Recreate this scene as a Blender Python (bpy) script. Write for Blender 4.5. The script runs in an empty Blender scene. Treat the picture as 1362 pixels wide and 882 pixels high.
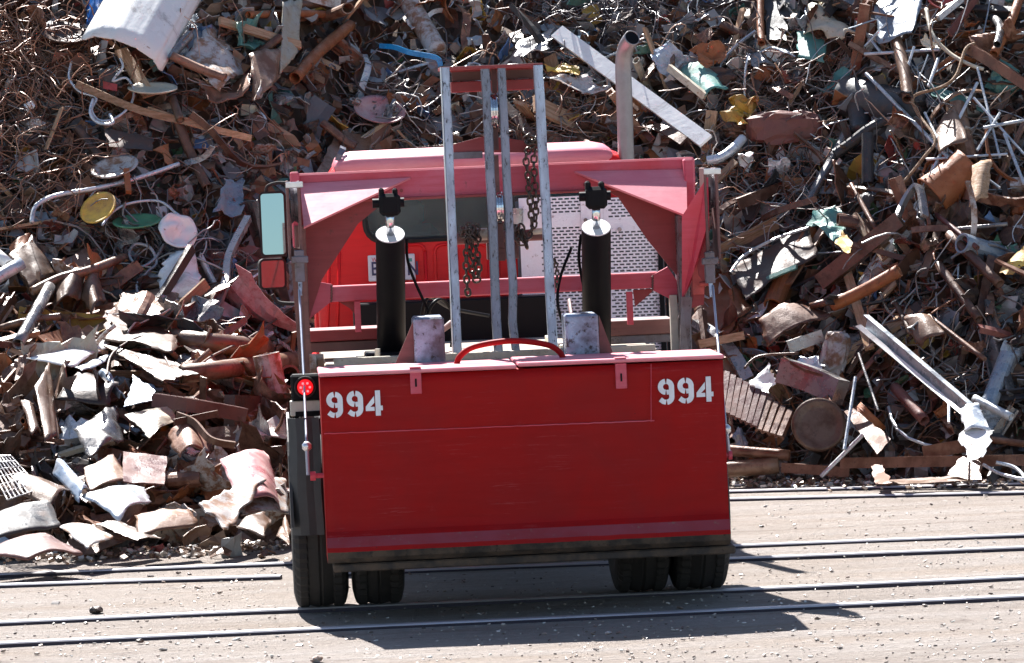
import bpy, math, random
from mathutils import Vector, Matrix, noise
PI = math.pi
R = random.Random(994)
S = bpy.context.scene
COL = S.collection

# ------------------------------------------------------------------ camera, sky, sun, exposure
FPX = 5500.0; CX = 681.0; CY = 441.0
CAM = Vector((0, -24, 2.6)); PITCH = math.atan(241 / FPX); ROLL = 0.042
fw = Vector((0, math.cos(PITCH), -math.sin(PITCH)))
up0 = Vector((0, math.sin(PITCH), math.cos(PITCH))); rt0 = Vector((1, 0, 0))
upv = up0 * math.cos(ROLL) + rt0 * math.sin(ROLL)
rtv = rt0 * math.cos(ROLL) - up0 * math.sin(ROLL)
cd = bpy.data.cameras.new('camera'); cam = bpy.data.objects.new('camera', cd); COL.objects.link(cam)
cam.matrix_world = Matrix(((rtv.x, upv.x, -fw.x, CAM.x), (rtv.y, upv.y, -fw.y, CAM.y), (rtv.z, upv.z, -fw.z, CAM.z), (0, 0, 0, 1)))
cd.sensor_width = 36; cd.lens = FPX / 1362 * 36; cd.clip_end = 2000; cd.clip_start = 0.5
S.camera = cam

SUN_EL = math.radians(49); SUN_AZ = math.radians(16)      # behind the truck, slightly towards -X
w = bpy.data.worlds.new('World'); S.world = w; w.use_nodes = True
nt = w.node_tree; bgn = nt.nodes['Background']
sky = nt.nodes.new('ShaderNodeTexSky'); sky.sky_type = 'NISHITA'; sky.sun_disc = False
sky.sun_elevation = SUN_EL; sky.sun_rotation = -SUN_AZ
sky.air_density = 1.0; sky.dust_density = .5; sky.ozone_density = 1.0
nt.links.new(sky.outputs[0], bgn.inputs[0]); bgn.inputs[1].default_value = 0.05
sl = bpy.data.lights.new('sun', 'SUN'); sl.energy = 5.0; sl.angle = math.radians(0.5); sl.color = (1, 0.975, 0.945)
so = bpy.data.objects.new('sun', sl); COL.objects.link(so)
sd = Vector((-math.sin(SUN_AZ) * math.cos(SUN_EL), math.cos(SUN_AZ) * math.cos(SUN_EL), math.sin(SUN_EL)))
so.rotation_euler = sd.to_track_quat('Z', 'Y').to_euler(); so.location = sd * 30
S.view_settings.view_transform = 'Standard'; S.view_settings.look = 'None'
S.view_settings.exposure = 1.72; S.view_settings.gamma = 1; S.view_settings.use_curve_mapping = False

# ------------------------------------------------------------------ picture point -> place
def ray(x, y): return (fw * FPX + rtv * (x - CX) - upv * (y - CY)).normalized()
def P(x, y, Y):
    d = ray(x, y); return CAM + d * ((Y - CAM.y) / d.y)
def G(x, y, z=0.0):
    d = ray(x, y); return CAM + d * ((z - CAM.z) / d.z)
def project(p):
    q = p - CAM; k = FPX / q.dot(fw); return CX + q.dot(rtv) * k, CY - q.dot(upv) * k

YAW = math.radians(3.3)
TO = P(676, 795, 0); TO = Vector((TO.x, 0, 0))
TR = Vector((math.cos(YAW), math.sin(YAW), 0)); TF = Vector((-math.sin(YAW), math.cos(YAW), 0))
DO = 0.0
def T(x, y, d):
    d = d + DO; r = ray(x, y); t = ((TO - CAM).dot(TF) + d) / r.dot(TF); p = CAM + r * t - TO
    return Vector((p.dot(TR), d, p.z))
def K(d): return (24 + d + DO) / FPX      # metres per pixel at truck depth d

# ------------------------------------------------------------------ materials
def nodes(name):
    m = bpy.data.materials.new(name); m.use_nodes = True
    t = m.node_tree; b = t.nodes['Principled BSDF']; return m, t, b
def rgb(c): return (c[0], c[1], c[2], 1)
def N(t, kind, **kw):
    n = t.nodes.new(kind)
    for k, v in kw.items(): setattr(n, k, v)
    return n
def mixc(t, fac, a, b, bt='MIX'):
    n = N(t, 'ShaderNodeMix', data_type='RGBA', blend_type=bt)
    for s, v in ((n.inputs[0], fac), (n.inputs[6], a), (n.inputs[7], b)):
        if isinstance(v, (int, float)): s.default_value = v
        elif isinstance(v, tuple): s.default_value = rgb(v)
        else: t.links.new(v, s)
    return n.outputs[2]
def nz(t, co, scale, detail=4, rough=.6, dist=0, vec=None):
    n = N(t, 'ShaderNodeTexNoise'); n.inputs['Scale'].default_value = scale; n.inputs['Detail'].default_value = detail
    n.inputs['Roughness'].default_value = rough; n.inputs['Distortion'].default_value = dist
    t.links.new(co, n.inputs['Vector']); return n.outputs['Fac']
def ramp(t, fac, a, b):
    n = N(t, 'ShaderNodeMapRange'); n.inputs['From Min'].default_value = a; n.inputs['From Max'].default_value = b
    t.links.new(fac, n.inputs['Value']); return n.outputs['Result']
def coords(t, stretch=None, space='Object', jitter=True):
    tc = N(t, 'ShaderNodeTexCoord'); co = tc.outputs[space]
    if jitter:
        oi = N(t, 'ShaderNodeObjectInfo'); va = N(t, 'ShaderNodeVectorMath', operation='ADD')
        sc = N(t, 'ShaderNodeMath', operation='MULTIPLY'); sc.inputs[1].default_value = 37.0
        t.links.new(oi.outputs['Random'], sc.inputs[0]); t.links.new(co, va.inputs[0]); t.links.new(sc.outputs[0], va.inputs[1]); co = va.outputs[0]
    if stretch:
        mp = N(t, 'ShaderNodeMapping'); mp.inputs['Scale'].default_value = stretch; t.links.new(co, mp.inputs[0]); co = mp.outputs[0]
    return co
def bump(t, b, h, strength=.4, dist=.01):
    n = N(t, 'ShaderNodeBump'); n.inputs['Strength'].default_value = strength; n.inputs['Distance'].default_value = dist
    t.links.new(h, n.inputs['Height']); t.links.new(n.outputs[0], b.inputs['Normal'])
M = {}
def worn(name, base, second, third, rough=.6, metal=0.0, scale=6, a=.42, bb=.6, vary=.35, spots=(.6, .68), bm=.5, stretch=None):
    """base with patches of second and small flecks of third; each object a little lighter or darker"""
    m, t, b = nodes(name); co = coords(t, stretch)
    f1 = ramp(t, nz(t, co, scale, 6, .65), a, bb); f2 = ramp(t, nz(t, co, scale * 4.5, 5, .7), spots[0], spots[1])
    c = mixc(t, f1, base, second); c = mixc(t, f2, c, third)
    if vary:
        c = mixc(t, ramp(t, nz(t, co, scale * .8, 7, .75, 1.2), .54, .66), c, mixc(t, .5, c, (.10, .045, .025)))
        oi = N(t, 'ShaderNodeObjectInfo'); v = N(t, 'ShaderNodeMapRange'); v.inputs['To Min'].default_value = 1 - vary; v.inputs['To Max'].default_value = 1 + vary
        t.links.new(oi.outputs['Random'], v.inputs['Value'])
        cc = N(t, 'ShaderNodeCombineColor'); [t.links.new(v.outputs[0], cc.inputs[i]) for i in range(3)]
        c = mixc(t, 1.0, c, cc.outputs[0], 'MULTIPLY')
    t.links.new(c, b.inputs['Base Color'])
    rr = N(t, 'ShaderNodeMapRange'); rr.inputs['To Min'].default_value = max(.05, rough - .15); rr.inputs['To Max'].default_value = min(1, rough + .2)
    t.links.new(f1, rr.inputs['Value']); t.links.new(rr.outputs[0], b.inputs['Roughness'])
    b.inputs['Metallic'].default_value = metal
    bump(t, b, nz(t, co, scale * 6, 6, .7), bm, .006)
    M[name] = m; return m
def plain(name, c, rough=.5, metal=0, emit=0, bumps=0, spec=.5):
    m, t, b = nodes(name); b.inputs['Roughness'].default_value = rough; b.inputs['Metallic'].default_value = metal
    co = coords(t); f = ramp(t, nz(t, co, 9, 5, .7), .35, .7)
    t.links.new(mixc(t, f, c, tuple(v * .78 for v in c)), b.inputs['Base Color'])
    b.inputs['Specular IOR Level'].default_value = spec
    if emit: b.inputs['Emission Color'].default_value = rgb(c); b.inputs['Emission Strength'].default_value = emit
    if bumps: bump(t, b, nz(t, co, 40, 5, .7), bumps, .004)
    M[name] = m; return m

worn('rust_brown', (.12, .05, .03), (.22, .115, .075), (.045, .022, .016), .46, .15, 7, vary=.45)
worn('rust_tan', (.20, .118, .075), (.11, .048, .026), (.10, .05, .032), .45, .1, 6, .45, .62, .45)
worn('rust_orange', (.26, .09, .03), (.22, .07, .025), (.10, .04, .02), .6, 0, 7)
worn('rust_dark', (.045, .032, .028), (.10, .055, .04), (.16, .09, .06), .5, .2)
worn('maroon', (.12, .035, .03), (.17, .065, .05), (.08, .04, .03), .5, .0, 5)
worn('steel_grey', (.24, .235, .24), (.34, .32, .31), (.12, .07, .05), .33, .55, 6, vary=.5)
worn('galvanised', (.50, .54, .58), (.62, .64, .66), (.34, .30, .27), .36, .4, 7, vary=.15)
worn('white_paint', (.80, .80, .78), (.70, .69, .66), (.40, .28, .2), .42, 0, 3, .55, .75, .08, (.66, .72))
worn('cream_paint', (.50, .46, .37), (.52, .44, .32), (.25, .15, .09), .5, 0, 5)
worn('blue_grey', (.22, .28, .36), (.33, .37, .42), (.2, .12, .09), .42, .2, 5)
worn('teal_paint', (.07, .22, .20), (.12, .25, .21), (.22, .12, .07), .5)
worn('green_paint', (.05, .20, .10), (.09, .25, .13), (.2, .11, .06), .5)
worn('yellow_paint', (.62, .38, .05), (.42, .24, .07), (.17, .08, .04), .55, 0, 6)
worn('blue_paint', (.02, .13, .46), (.03, .18, .5), (.12, .08, .08), .35, 0, 6, vary=.1)
worn('bright_blue', (.01, .27, .62), (.02, .22, .5), (.02, .1, .2), .4, 0, 8, vary=.05)
worn('pink_paint', (.42, .17, .18), (.48, .32, .31), (.3, .12, .1), .4, 0, 5, vary=.1)
worn('red_scrap', (.45, .06, .05), (.3, .05, .04), (.1, .04, .03), .5)
worn('rusty_white', (.44, .42, .41), (.24, .13, .08), (.22, .11, .06), .5, 0, 9, .45, .58, .1)
worn('black_scrap', (.03, .032, .036), (.06, .055, .055), (.14, .1, .08), .5, .1)
worn('copper_wire', (.30, .12, .06), (.2, .08, .04), (.42, .24, .15), .6, .1)
worn('aged_wood', (.42, .27, .17), (.30, .18, .10), (.18, .1, .06), .8, 0, 5, stretch=(1, 12, 12))
worn('perforated_steel', (.78, .76, .84), (.82, .80, .88), (.4, .33, .36), .45, .15, 5, vary=0)
# truck
def truckpaint(name, base, chalk, dirt, a, bb, rough, dirt_rng=(.62, .74), scale=2.2, spec=.5, scuff=None):
    m, t, b = nodes(name); co = coords(t, None, 'Object', False)
    f1 = ramp(t, nz(t, co, scale, 6, .62, .4), a, bb); f2 = ramp(t, nz(t, co, scale * 7, 7, .75), dirt_rng[0], dirt_rng[1])
    cs = coords(t, (1.2, 1.2, 14), 'Object', False)
    f3 = ramp(t, nz(t, cs, 2.2, 6, .7), .45, .85)
    c = mixc(t, f1, base, chalk); c = mixc(t, f3, c, tuple(v * .8 for v in base)); c = mixc(t, f2, c, dirt)
    if scuff:      # thin worn scratches and rubbed spots
        cx_ = coords(t, (1.5, 1, 30), 'Object', False); g1 = ramp(t, nz(t, cx_, 2.4, 8, .75, .3), .57, .66); g2 = ramp(t, nz(t, co, 3.3, 4, .6), .48, .68)
        mu = N(t, 'ShaderNodeMath', operation='MULTIPLY'); t.links.new(g1, mu.inputs[0]); t.links.new(g2, mu.inputs[1]); c = mixc(t, mu.outputs[0], c, scuff)
        c = mixc(t, ramp(t, nz(t, co, 38, 3, .6), .74, .77), c, (.05, .02, .02))
    b.inputs['Specular IOR Level'].default_value = spec
    t.links.new(c, b.inputs['Base Color'])
    rr = N(t, 'ShaderNodeMapRange'); rr.inputs['To Min'].default_value = rough; rr.inputs['To Max'].default_value = rough + .25
    t.links.new(nz(t, co, 5, 6, .7), rr.inputs['Value']); t.links.new(rr.outputs[0], b.inputs['Roughness'])
    bump(t, b, nz(t, co, 9, 8, .6), .22, .006); M[name] = m
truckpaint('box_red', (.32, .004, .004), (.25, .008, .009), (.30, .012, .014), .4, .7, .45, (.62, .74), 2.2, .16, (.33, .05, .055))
truckpaint('cab_red', (.74, .010, .012), (.68, .02, .025), (.5, .02, .02), .4, .8, .25, (.7, .8), 2.2, .3)
truckpaint('faded_sheen_red', (.56, .035, .06), (.54, .10, .16), (.20, .05, .05), .35, .65, .34)  # chalky fading, plus sky sheen mixed into the pink
truckpaint('dark_red', (.24, .028, .030), (.28, .05, .055), (.08, .035, .03), .4, .7, .42)
truckpaint('glare_pink', (.68, .17, .22), (.72, .26, .30), (.5, .1, .12), .35, .65, .3, (.7, .8))  # sun and sky glare put into the pink base colour
truckpaint('brown_steel', (.12, .055, .05), (.19, .085, .075), (.06, .04, .035), .4, .65, .45)
worn('worn_steel', (.42, .51, .64), (.30, .35, .43), (.045, .045, .055), .42, .35, 9, .4, .62, 0, (.56, .64), .6, (1, 1, .35))
worn('mid_steel', (.17, .19, .24), (.28, .32, .40), (.05, .04, .045), .42, .35, 9, .45, .62, 0, (.56, .64), .6, (1, 1, .35))
worn('lug_steel', (.30, .40, .55), (.11, .11, .13), (.05, .045, .05), .42, .35, 4, .42, .62, 0, (.56, .64), .6)
worn('dark_post', (.10, .085, .09), (.17, .16, .19), (.05, .035, .035), .4, .3, 8, .4, .6, 0)
truckpaint('sky_sheen_lip', (.27, .04, .055), (.25, .018, .022), (.20, .12, .09), .42, .62, .32, (.58, .68))  # paler pink paints the sky's reflection on the flared lip
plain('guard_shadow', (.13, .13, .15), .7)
plain('cap_sunlit', (.75, .75, .74), .5)  # white stands for sunlight on the tops of the black cylinders
plain('black_paint', (.006, .006, .008), .5, 0, 0, 0, .12)
plain('rubber', (.024, .022, .021), .85, 0, 0, .5)
plain('mud_flap', (.035, .037, .04), .6, 0, 0, .3)
plain('chrome', (.75, .75, .76), .12, 1)
plain('stack_steel', (.30, .28, .29), .42, .55, 0, .05)
plain('bright_steel', (.7, .7, .72), .3, .8)
plain('number_white', (.80, .80, .86), .5)
plain('plate_white', (.78, .78, .84), .4)
plain('plate_blue', (.03, .04, .12), .4)
plain('plate_red', (.6, .12, .14), .4)
plain('plate_green', (.1, .4, .36), .4)
plain('lamp_red', (.8, .01, .015), .25, 0, .3)
plain('lamp_spot', (1.0, .10, .12), .25, 0, .9)
plain('dusty_deck', (.42, .34, .27), .85, 0, 0, .6)
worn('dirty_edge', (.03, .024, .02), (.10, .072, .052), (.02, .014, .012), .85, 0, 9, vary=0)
plain('chain_steel', (.10, .075, .06), .35, .6)
plain('light_bracket', (.62, .58, .5), .6)
plain('interior_grey', (.10, .11, .12), .7)
plain('seat_cloth', (.16, .2, .24), .8)
plain('reflection_cyan', (.16, .5, .5), .3)  # colour of a sky reflection in the windshield
m, t, b = nodes('cab_glass'); b.inputs['Base Color'].default_value = (.62, .72, .70, 1); b.inputs['Roughness'].default_value = .03
b.inputs['Transmission Weight'].default_value = .92; b.inputs['IOR'].default_value = 1.15; M['cab_glass'] = m
m, t, b = nodes('mirror_glass'); b.inputs['Base Color'].default_value = (.30, .41, .45, 1); b.inputs['Metallic'].default_value = 1; b.inputs['Roughness'].default_value = .02; M['mirror_glass'] = m
m, t, b = nodes('clear_plastic'); b.inputs['Base Color'].default_value = (.55, .72, .8, 1); b.inputs['Roughness'].default_value = .2; b.inputs['Transmission Weight'].default_value = .35; M['clear_plastic'] = m

# rail: polished top, sides with their shade put into the dark colour
m, t, b = nodes('rail_steel'); co = coords(t, (.3, 8, 8), 'Object', False)
t.links.new(mixc(t, ramp(t, nz(t, co, 6, 5, .7), .4, .7), (.56, .54, .56), (.34, .31, .32)), b.inputs['Base Color'])
b.inputs['Metallic'].default_value = .35; b.inputs['Roughness'].default_value = .4; M['rail_steel'] = m
plain('rail_side_shade', (.035, .028, .045), .7, 0, 0, .5)

# ground
m, t, b = nodes('yard_dirt'); co = coords(t, None, 'Object', False); cs = coords(t, (.16, 1, 1), 'Object', False)
big = ramp(t, nz(t, cs, .55, 6, .6, .5), .35, .68); mid = ramp(t, nz(t, cs, 2.6, 8, .7), .38, .66); fine = ramp(t, nz(t, co, 22, 8, .75), .35, .7)
c = mixc(t, big, (.55, .45, .375), (.41, .345, .30)); c = mixc(t, mid, c, (.62, .56, .52)); c = mixc(t, fine, mixc(t, .4, c, (.2, .155, .13)), c)
cr_ = coords(t, (.10, 1.3, 1), 'Object', False); c = mixc(t, ramp(t, nz(t, cr_, 1.7, 7, .75, .3), .56, .76), c, (.29, .235, .2)); c = mixc(t, ramp(t, nz(t, co, 1.1, 6, .7, .8), .62, .74), c, (.24, .195, .17)); c = mixc(t, ramp(t, nz(t, cs, 9, 6, .8), .60, .70), c, (.66, .61, .57))
vo = N(t, 'ShaderNodeTexVoronoi'); vo.inputs['Scale'].default_value = 11; t.links.new(coords(t, (.55, 1, 1), 'Object', False), vo.inputs['Vector'])
sp = ramp(t, vo.outputs['Distance'], .16, .09); sel = ramp(t, nz(t, co, 3.1, 4, .7), .5, .62)
mm = N(t, 'ShaderNodeMath', operation='MULTIPLY'); t.links.new(sp, mm.inputs[0]); t.links.new(sel, mm.inputs[1])
c = mixc(t, mm.outputs[0], c, (.75, .72, .70))
ds = ramp(t, nz(t, co, 47, 3, .6), .68, .74); c = mixc(t, ds, c, (.07, .055, .045))
t.links.new(c, b.inputs['Base Color']); b.inputs['Roughness'].default_value = .93; b.inputs['Specular IOR Level'].default_value = .25
hh = N(t, 'ShaderNodeMath', operation='ADD'); t.links.new(mid, hh.inputs[0]); t.links.new(fine, hh.inputs[1]); bump(t, b, hh.outputs[0], 1.0, .035); M['yard_dirt'] = m

# stuff, coloured piece by piece
m, t, b = nodes('mixed_scrap'); at = N(t, 'ShaderNodeAttribute', attribute_name='tone'); co = coords(t, None, 'Object', False)
c = mixc(t, ramp(t, nz(t, co, 14, 5, .7), .4, .65), at.outputs['Color'], (.10, .055, .04)); c = mixc(t, .72, c, at.outputs['Color'])
t.links.new(c, b.inputs['Base Color']); b.inputs['Roughness'].default_value = .42; b.inputs['Metallic'].default_value = .15; bump(t, b, nz(t, co, 30, 5, .7), .5, .006); M['mixed_scrap'] = m

# ------------------------------------------------------------------ mesh helpers
class MB:
    def __init__(s): s.v = []; s.f = []; s.c = []; s.sm = []
    def add(s, v, f, c=None, smooth=False, mat=None):
        o = len(s.v); s.v += [tuple(p) for p in v]
        if mat is not None: s.v[o:] = [tuple(mat @ Vector(p)) for p in s.v[o:]]
        s.f += [tuple(i + o for i in q) for q in f]; s.sm += [smooth] * len(f)
        s.c += [c or (1, 1, 1)] * len(v); return s
    def build(s, name, mat, parent=None, origin=None, slots=None, fm=None):
        me = bpy.data.meshes.new(name); v = s.v
        if origin is not None: ox, oy, oz = origin; v = [(a - ox, b_ - oy, c_ - oz) for a, b_, c_ in v]
        me.from_pydata(v, [], s.f); me.polygons.foreach_set('use_smooth', s.sm)
        me.materials.append(M[mat] if isinstance(mat, str) else mat)
        for x in slots or []: me.materials.append(M[x])
        if fm: me.polygons.foreach_set('material_index', fm)
        if mat == 'mixed_scrap':
            a = me.attributes.new('tone', 'FLOAT_COLOR', 'POINT'); a.data.foreach_set('color', [k for q in s.c for k in (q[0], q[1], q[2], 1)])
        me.update(); o = bpy.data.objects.new(name, me); COL.objects.link(o)
        if origin is not None: o.location = origin
        if parent: o.parent = parent
        return o
def tag(o, label=None, cat=None, group=None, kind=None):
    for k, v in (('label', label), ('category', cat), ('group', group), ('kind', kind)):
        if v: o[k] = v
    return o
def box(c, s, bev=0.0):
    x, y, z = s[0] / 2, s[1] / 2, s[2] / 2
    if not bev:
        v = [(c[0] + i * x, c[1] + j * y, c[2] + k * z) for i in (-1, 1) for j in (-1, 1) for k in (-1, 1)]
        return v, [(0, 1, 3, 2), (4, 6, 7, 5), (0, 4, 5, 1), (2, 3, 7, 6), (0, 2, 6, 4), (1, 5, 7, 3)]
    b_ = min(bev, x * .9, y * .9, z * .9); v = []; idx = {}
    for i in (-1, 1):
        for j in (-1, 1):
            for k in (-1, 1):
                for a in range(3):
                    p = [i * (x - b_), j * (y - b_), k * (z - b_)]; p[a] = (i * x, j * y, k * z)[a]
                    idx[(i, j, k, a)] = len(v); v.append((c[0] + p[0], c[1] + p[1], c[2] + p[2]))
    f = []
    for a in range(3):
        o1, o2 = [q for q in range(3) if q != a]
        for s_ in (-1, 1):
            L = []
            for (p, q) in ((-1, -1), (1, -1), (1, 1), (-1, 1)):
                key = [0, 0, 0]; key[a] = s_; key[o1] = p; key[o2] = q; L.append(idx[(*key, a)])
            f.append(L if (s_ > 0) != (a == 1) else L[::-1])
    for a in range(3):
        o1, o2 = [q for q in range(3) if q != a]
        for p in (-1, 1):
            for q in (-1, 1):
                k0 = [0, 0, 0]; k0[a] = -1; k0[o1] = p; k0[o2] = q; k1 = list(k0); k1[a] = 1
                L = [idx[(*k0, o1)], idx[(*k1, o1)], idx[(*k1, o2)], idx[(*k0, o2)]]; f.append(L)
    for i in (-1, 1):
        for j in (-1, 1):
            for k in (-1, 1): f.append([idx[(i, j, k, 0)], idx[(i, j, k, 1)], idx[(i, j, k, 2)]])
    return v, f
def frames(pts, hint=Vector((0, 0, 1))):
    out = []; n = len(pts); prev = None
    for i in range(n):
        t_ = (pts[min(i + 1, n - 1)] - pts[max(i - 1, 0)])
        t_ = t_.normalized() if t_.length > 1e-9 else Vector((0, 0, 1))
        ref = prev if prev is not None else (hint if abs(t_.dot(hint)) < .95 else Vector((1, 0, .2)))
        a = (ref - t_ * ref.dot(t_)); a = a.normalized() if a.length > 1e-6 else t_.orthogonal().normalized()
        prev = a; out.append((t_, a, t_.cross(a)))
    return out
def tube(pts, r, n=10, caps=True, hollow=0.0, hint=Vector((0, 0, 1)), squash=1.0):
    pts = [Vector(p) for p in pts]; F = frames(pts, hint); v = []; f = []
    rr = r if isinstance(r, (list, tuple)) else [r] * len(pts)
    for p, (t_, a, b_), q in zip(pts, F, rr):
        for k in range(n):
            an = 2 * PI * k / n; v.append(p + a * math.cos(an) * q + b_ * math.sin(an) * q * squash)
    m_ = len(pts)
    for i in range(m_ - 1):
        for k in range(n): f.append((i * n + k, i * n + (k + 1) % n, (i + 1) * n + (k + 1) % n, (i + 1) * n + k))
    if hollow:
        o = len(v)
        for p, (t_, a, b_), q in zip(pts, F, rr):
            for k in range(n):
                an = 2 * PI * k / n; v.append(p + a * math.cos(an) * (q - hollow) + b_ * math.sin(an) * (q - hollow) * squash)
        for i in range(m_ - 1):
            for k in range(n): f.append((o + i * n + k, o + (i + 1) * n + k, o + (i + 1) * n + (k + 1) % n, o + i * n + (k + 1) % n))
        for e in (0, (m_ - 1) * n):
            for k in range(n):
                q = (e + k, o + e + k, o + e + (k + 1) % n, e + (k + 1) % n); f.append(q if e == 0 else q[::-1])
    elif caps: f.append(tuple(range(n))[::-1]); f.append(tuple((m_ - 1) * n + k for k in range(n)))
    return v, f
def sweep(pts, prof, hint=Vector((0, 0, 1)), twist=0.0, close=True):
    """closed 2D profile carried along a path"""
    pts = [Vector(p) for p in pts]; F = frames(pts, hint); v = []; f = []; n = len(prof)
    for i, (p, (t_, a, b_)) in enumerate(zip(pts, F)):
        an = twist * i / max(1, len(pts) - 1); ca, sa = math.cos(an), math.sin(an)
        for (x, y) in prof: v.append(p + a * (x * ca - y * sa) + b_ * (x * sa + y * ca))
    for i in range(len(pts) - 1):
        for k in range(n): f.append((i * n + k, i * n + (k + 1) % n, (i + 1) * n + (k + 1) % n, (i + 1) * n + k))
    f.append(tuple(range(n))[::-1]); f.append(tuple((len(pts) - 1) * n + k for k in range(n)))
    return v, f
def prism(poly, axis_d):
    """polygon (list of Vectors) given a thickness along a vector"""
    n = len(poly); v = [Vector(p) for p in poly] + [Vector(p) + axis_d for p in poly]
    f = [tuple(range(n)), tuple(range(2 * n - 1, n - 1, -1))] + [(i, (i + 1) % n + 0, (i + 1) % n + n, i + n)[::-1] for i in range(n)]
    return v, f
def lathe(prof, n=32, axis=0):
    v = []; f = []; m_ = len(prof)
    for k in range(n):
        a = 2 * PI * k / n
        for (r, h) in prof:
            c, s_ = r * math.cos(a), r * math.sin(a); v.append((h, c, s_) if axis == 0 else (c, s_, h) if axis == 2 else (c, h, s_))
    for k in range(n):
        for i in range(m_ - 1): f.append((k * m_ + i, k * m_ + i + 1, ((k + 1) % n) * m_ + i + 1, ((k + 1) % n) * m_ + i))
    return v, f
def slab(top, nu, nv, th):
    """closed solid from a (nu+1)x(nv+1) grid of points"""
    W = nv + 1; g = [Vector(p) for p in top]; nor = []
    for i in range(nu + 1):
        for j in range(W):
            a = g[min(i + 1, nu) * W + j] - g[max(i - 1, 0) * W + j]; b_ = g[i * W + min(j + 1, nv)] - g[i * W + max(j - 1, 0)]
            c = a.cross(b_); nor.append(c.normalized() if c.length > 1e-9 else Vector((0, 0, 1)))
    v = g + [p - n_ * th for p, n_ in zip(g, nor)]; o = len(g); f = []
    for i in range(nu):
        for j in range(nv):
            a, b_, c, d = i * W + j, (i + 1) * W + j, (i + 1) * W + j + 1, i * W + j + 1
            f.append((a, b_, c, d)); f.append((a + o, d + o, c + o, b_ + o))
    for i in range(nu):
        for j in (0, nv):
            a, b_ = i * W + j, (i + 1) * W + j; f.append((a, a + o, b_ + o, b_) if j == 0 else (a, b_, b_ + o, a + o))
    for j in range(nv):
        for i in (0, nu):
            a, b_ = i * W + j, i * W + j + 1; f.append((a, b_, b_ + o, a + o) if i == 0 else (a, a + o, b_ + o, b_))
    return v, f

# ------------------------------------------------------------------ the heap's surface
def sm(a, b_, x):
    x = max(0, min(1, (x - a) / (b_ - a))); return x * x * (3 - 2 * x)
def heap(x, y):
    """height of the heap: a low shelf on the driver side, a steeper face everywhere else"""
    k = sm(-2.25, -.95, x); fl = 3.75 + .35 * sm(-4, -2.3, x); t_ = y - fl; wob = .22 * noise.noise(Vector((x * .9, 0, 5)))
    hl = 0 if t_ < 0 else t_ * .52 if t_ < 2.1 else 1.09 + (t_ - 2.1) * .27 if t_ < 3.5 else 1.47 + (t_ - 3.5 + wob) * 1.08
    fr = 7.9 - .3 * sm(.7, 1.6, x) - 1.1 * sm(1.8, 3.9, x); t_ = y - fr + wob
    hr = 0 if t_ < 0 else (t_ * 1.35 if t_ < .8 else 1.08 + (t_ - .8) * 1.06)
    h = max(0, hl) * (1 - k) + hr * k; h = min(h, 4.95 + .35 * noise.noise(Vector((x * .5, y * .5, 3))))
    return min(h, max(0, (21 - y) * .8))
_dc = {}
def D(x, y):
    key = (round(x), round(y))
    if key in _dc: return _dc[key]
    d = ray(x, y); Y = 3.0; q = None
    while Y < 20:
        p = CAM + d * ((Y - CAM.y) / d.y)
        if p.z <= heap(p.x, p.y) or p.z <= 0: q = Y; break
        Y += .05
    if q is None: q = 12.5
    _dc[key] = q; return q
def hn(x, y):
    e = .15; n_ = Vector((heap(x - e, y) - heap(x + e, y), heap(x, y - e) - heap(x, y + e), 2 * e)); return n_.normalized()
def SP(x, y, off=0.0): return P(x, y, D(x, y) - off)

# ------------------------------------------------------------------ setting
mb = MB()
XS = [-300, -120, -50, -20] + [-9 + i * .5 for i in range(37)] + [20, 50, 120, 300]; YS = [-200, -90, -40, -24] + [-14 + i * .5 for i in range(61)] + [30, 60, 130, 400]
for x in XS:
    for y in YS: mb.v.append((x, y, -.012 + .012 * noise.noise(Vector((x * .7, y * .9, 0))) if abs(x) < 19 and -20 < y < 20 else -.012)); mb.c.append((1, 1, 1))
nY = len(YS)
for i in range(len(XS) - 1):
    for j in range(nY - 1): mb.f.append((i * nY + j, (i + 1) * nY + j, (i + 1) * nY + j + 1, i * nY + j + 1)); mb.sm.append(True)
tag(mb.build('ground', 'yard_dirt'), kind='structure')

# rails
def rail(a, b_, ext0, ext1, label):
    d = (b_ - a).normalized(); p = [a - d * ext0, b_ + d * ext1]; n_ = 14
    pts = [p[0].lerp(p[1], i / n_) for i in range(n_ + 1)]
    for q in pts: q.z = .006 + .003 * noise.noise(q * .8)
    pr = [(-.05, -.042), (-.002, -.042), (.006, -.034), (.006, .034), (-.002, .042), (-.05, .042)]
    v, f = sweep(pts, pr); m_ = MB(); m_.add(v, f); o = (pts[0] + pts[-1]) / 2
    ob = m_.build('rail', 'rail_steel', None, tuple(o), ['rail_side_shade'], [0 if k % 6 in (2, 1, 3) else 1 for k in range(len(f) - 2)] + [1, 1])
    return tag(ob, label, 'rail', 'steel rails sunk in the yard dirt')
rail(G(0, 857), G(1362, 794), 9, 9, 'embedded steel rail closest to the camera, crossing the truck shadow')
rail(G(0, 829), G(1362, 768), 9, 9, 'embedded steel rail second closest to camera, running past the rear tyres')
rail(G(0, 779), G(374, 767), 9, 0, 'short embedded rail ending with a cut end beside the outer driver side tyre')
rail(G(440, 764), G(1362, 729), 0, 9, 'embedded rail passing under the truck just behind its rear tyres')
rail(G(0, 765), G(1362, 712), 9, 9, 'embedded rail third pair far one, running close past the plate pile')
rail(G(900, 666), G(1362, 655), 0, 9, 'nearer of the two rails at the foot of the scrap heap')
rail(G(860, 657), G(1362, 644), 0, 9, 'farther of the two rails at the foot of the scrap heap')

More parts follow.
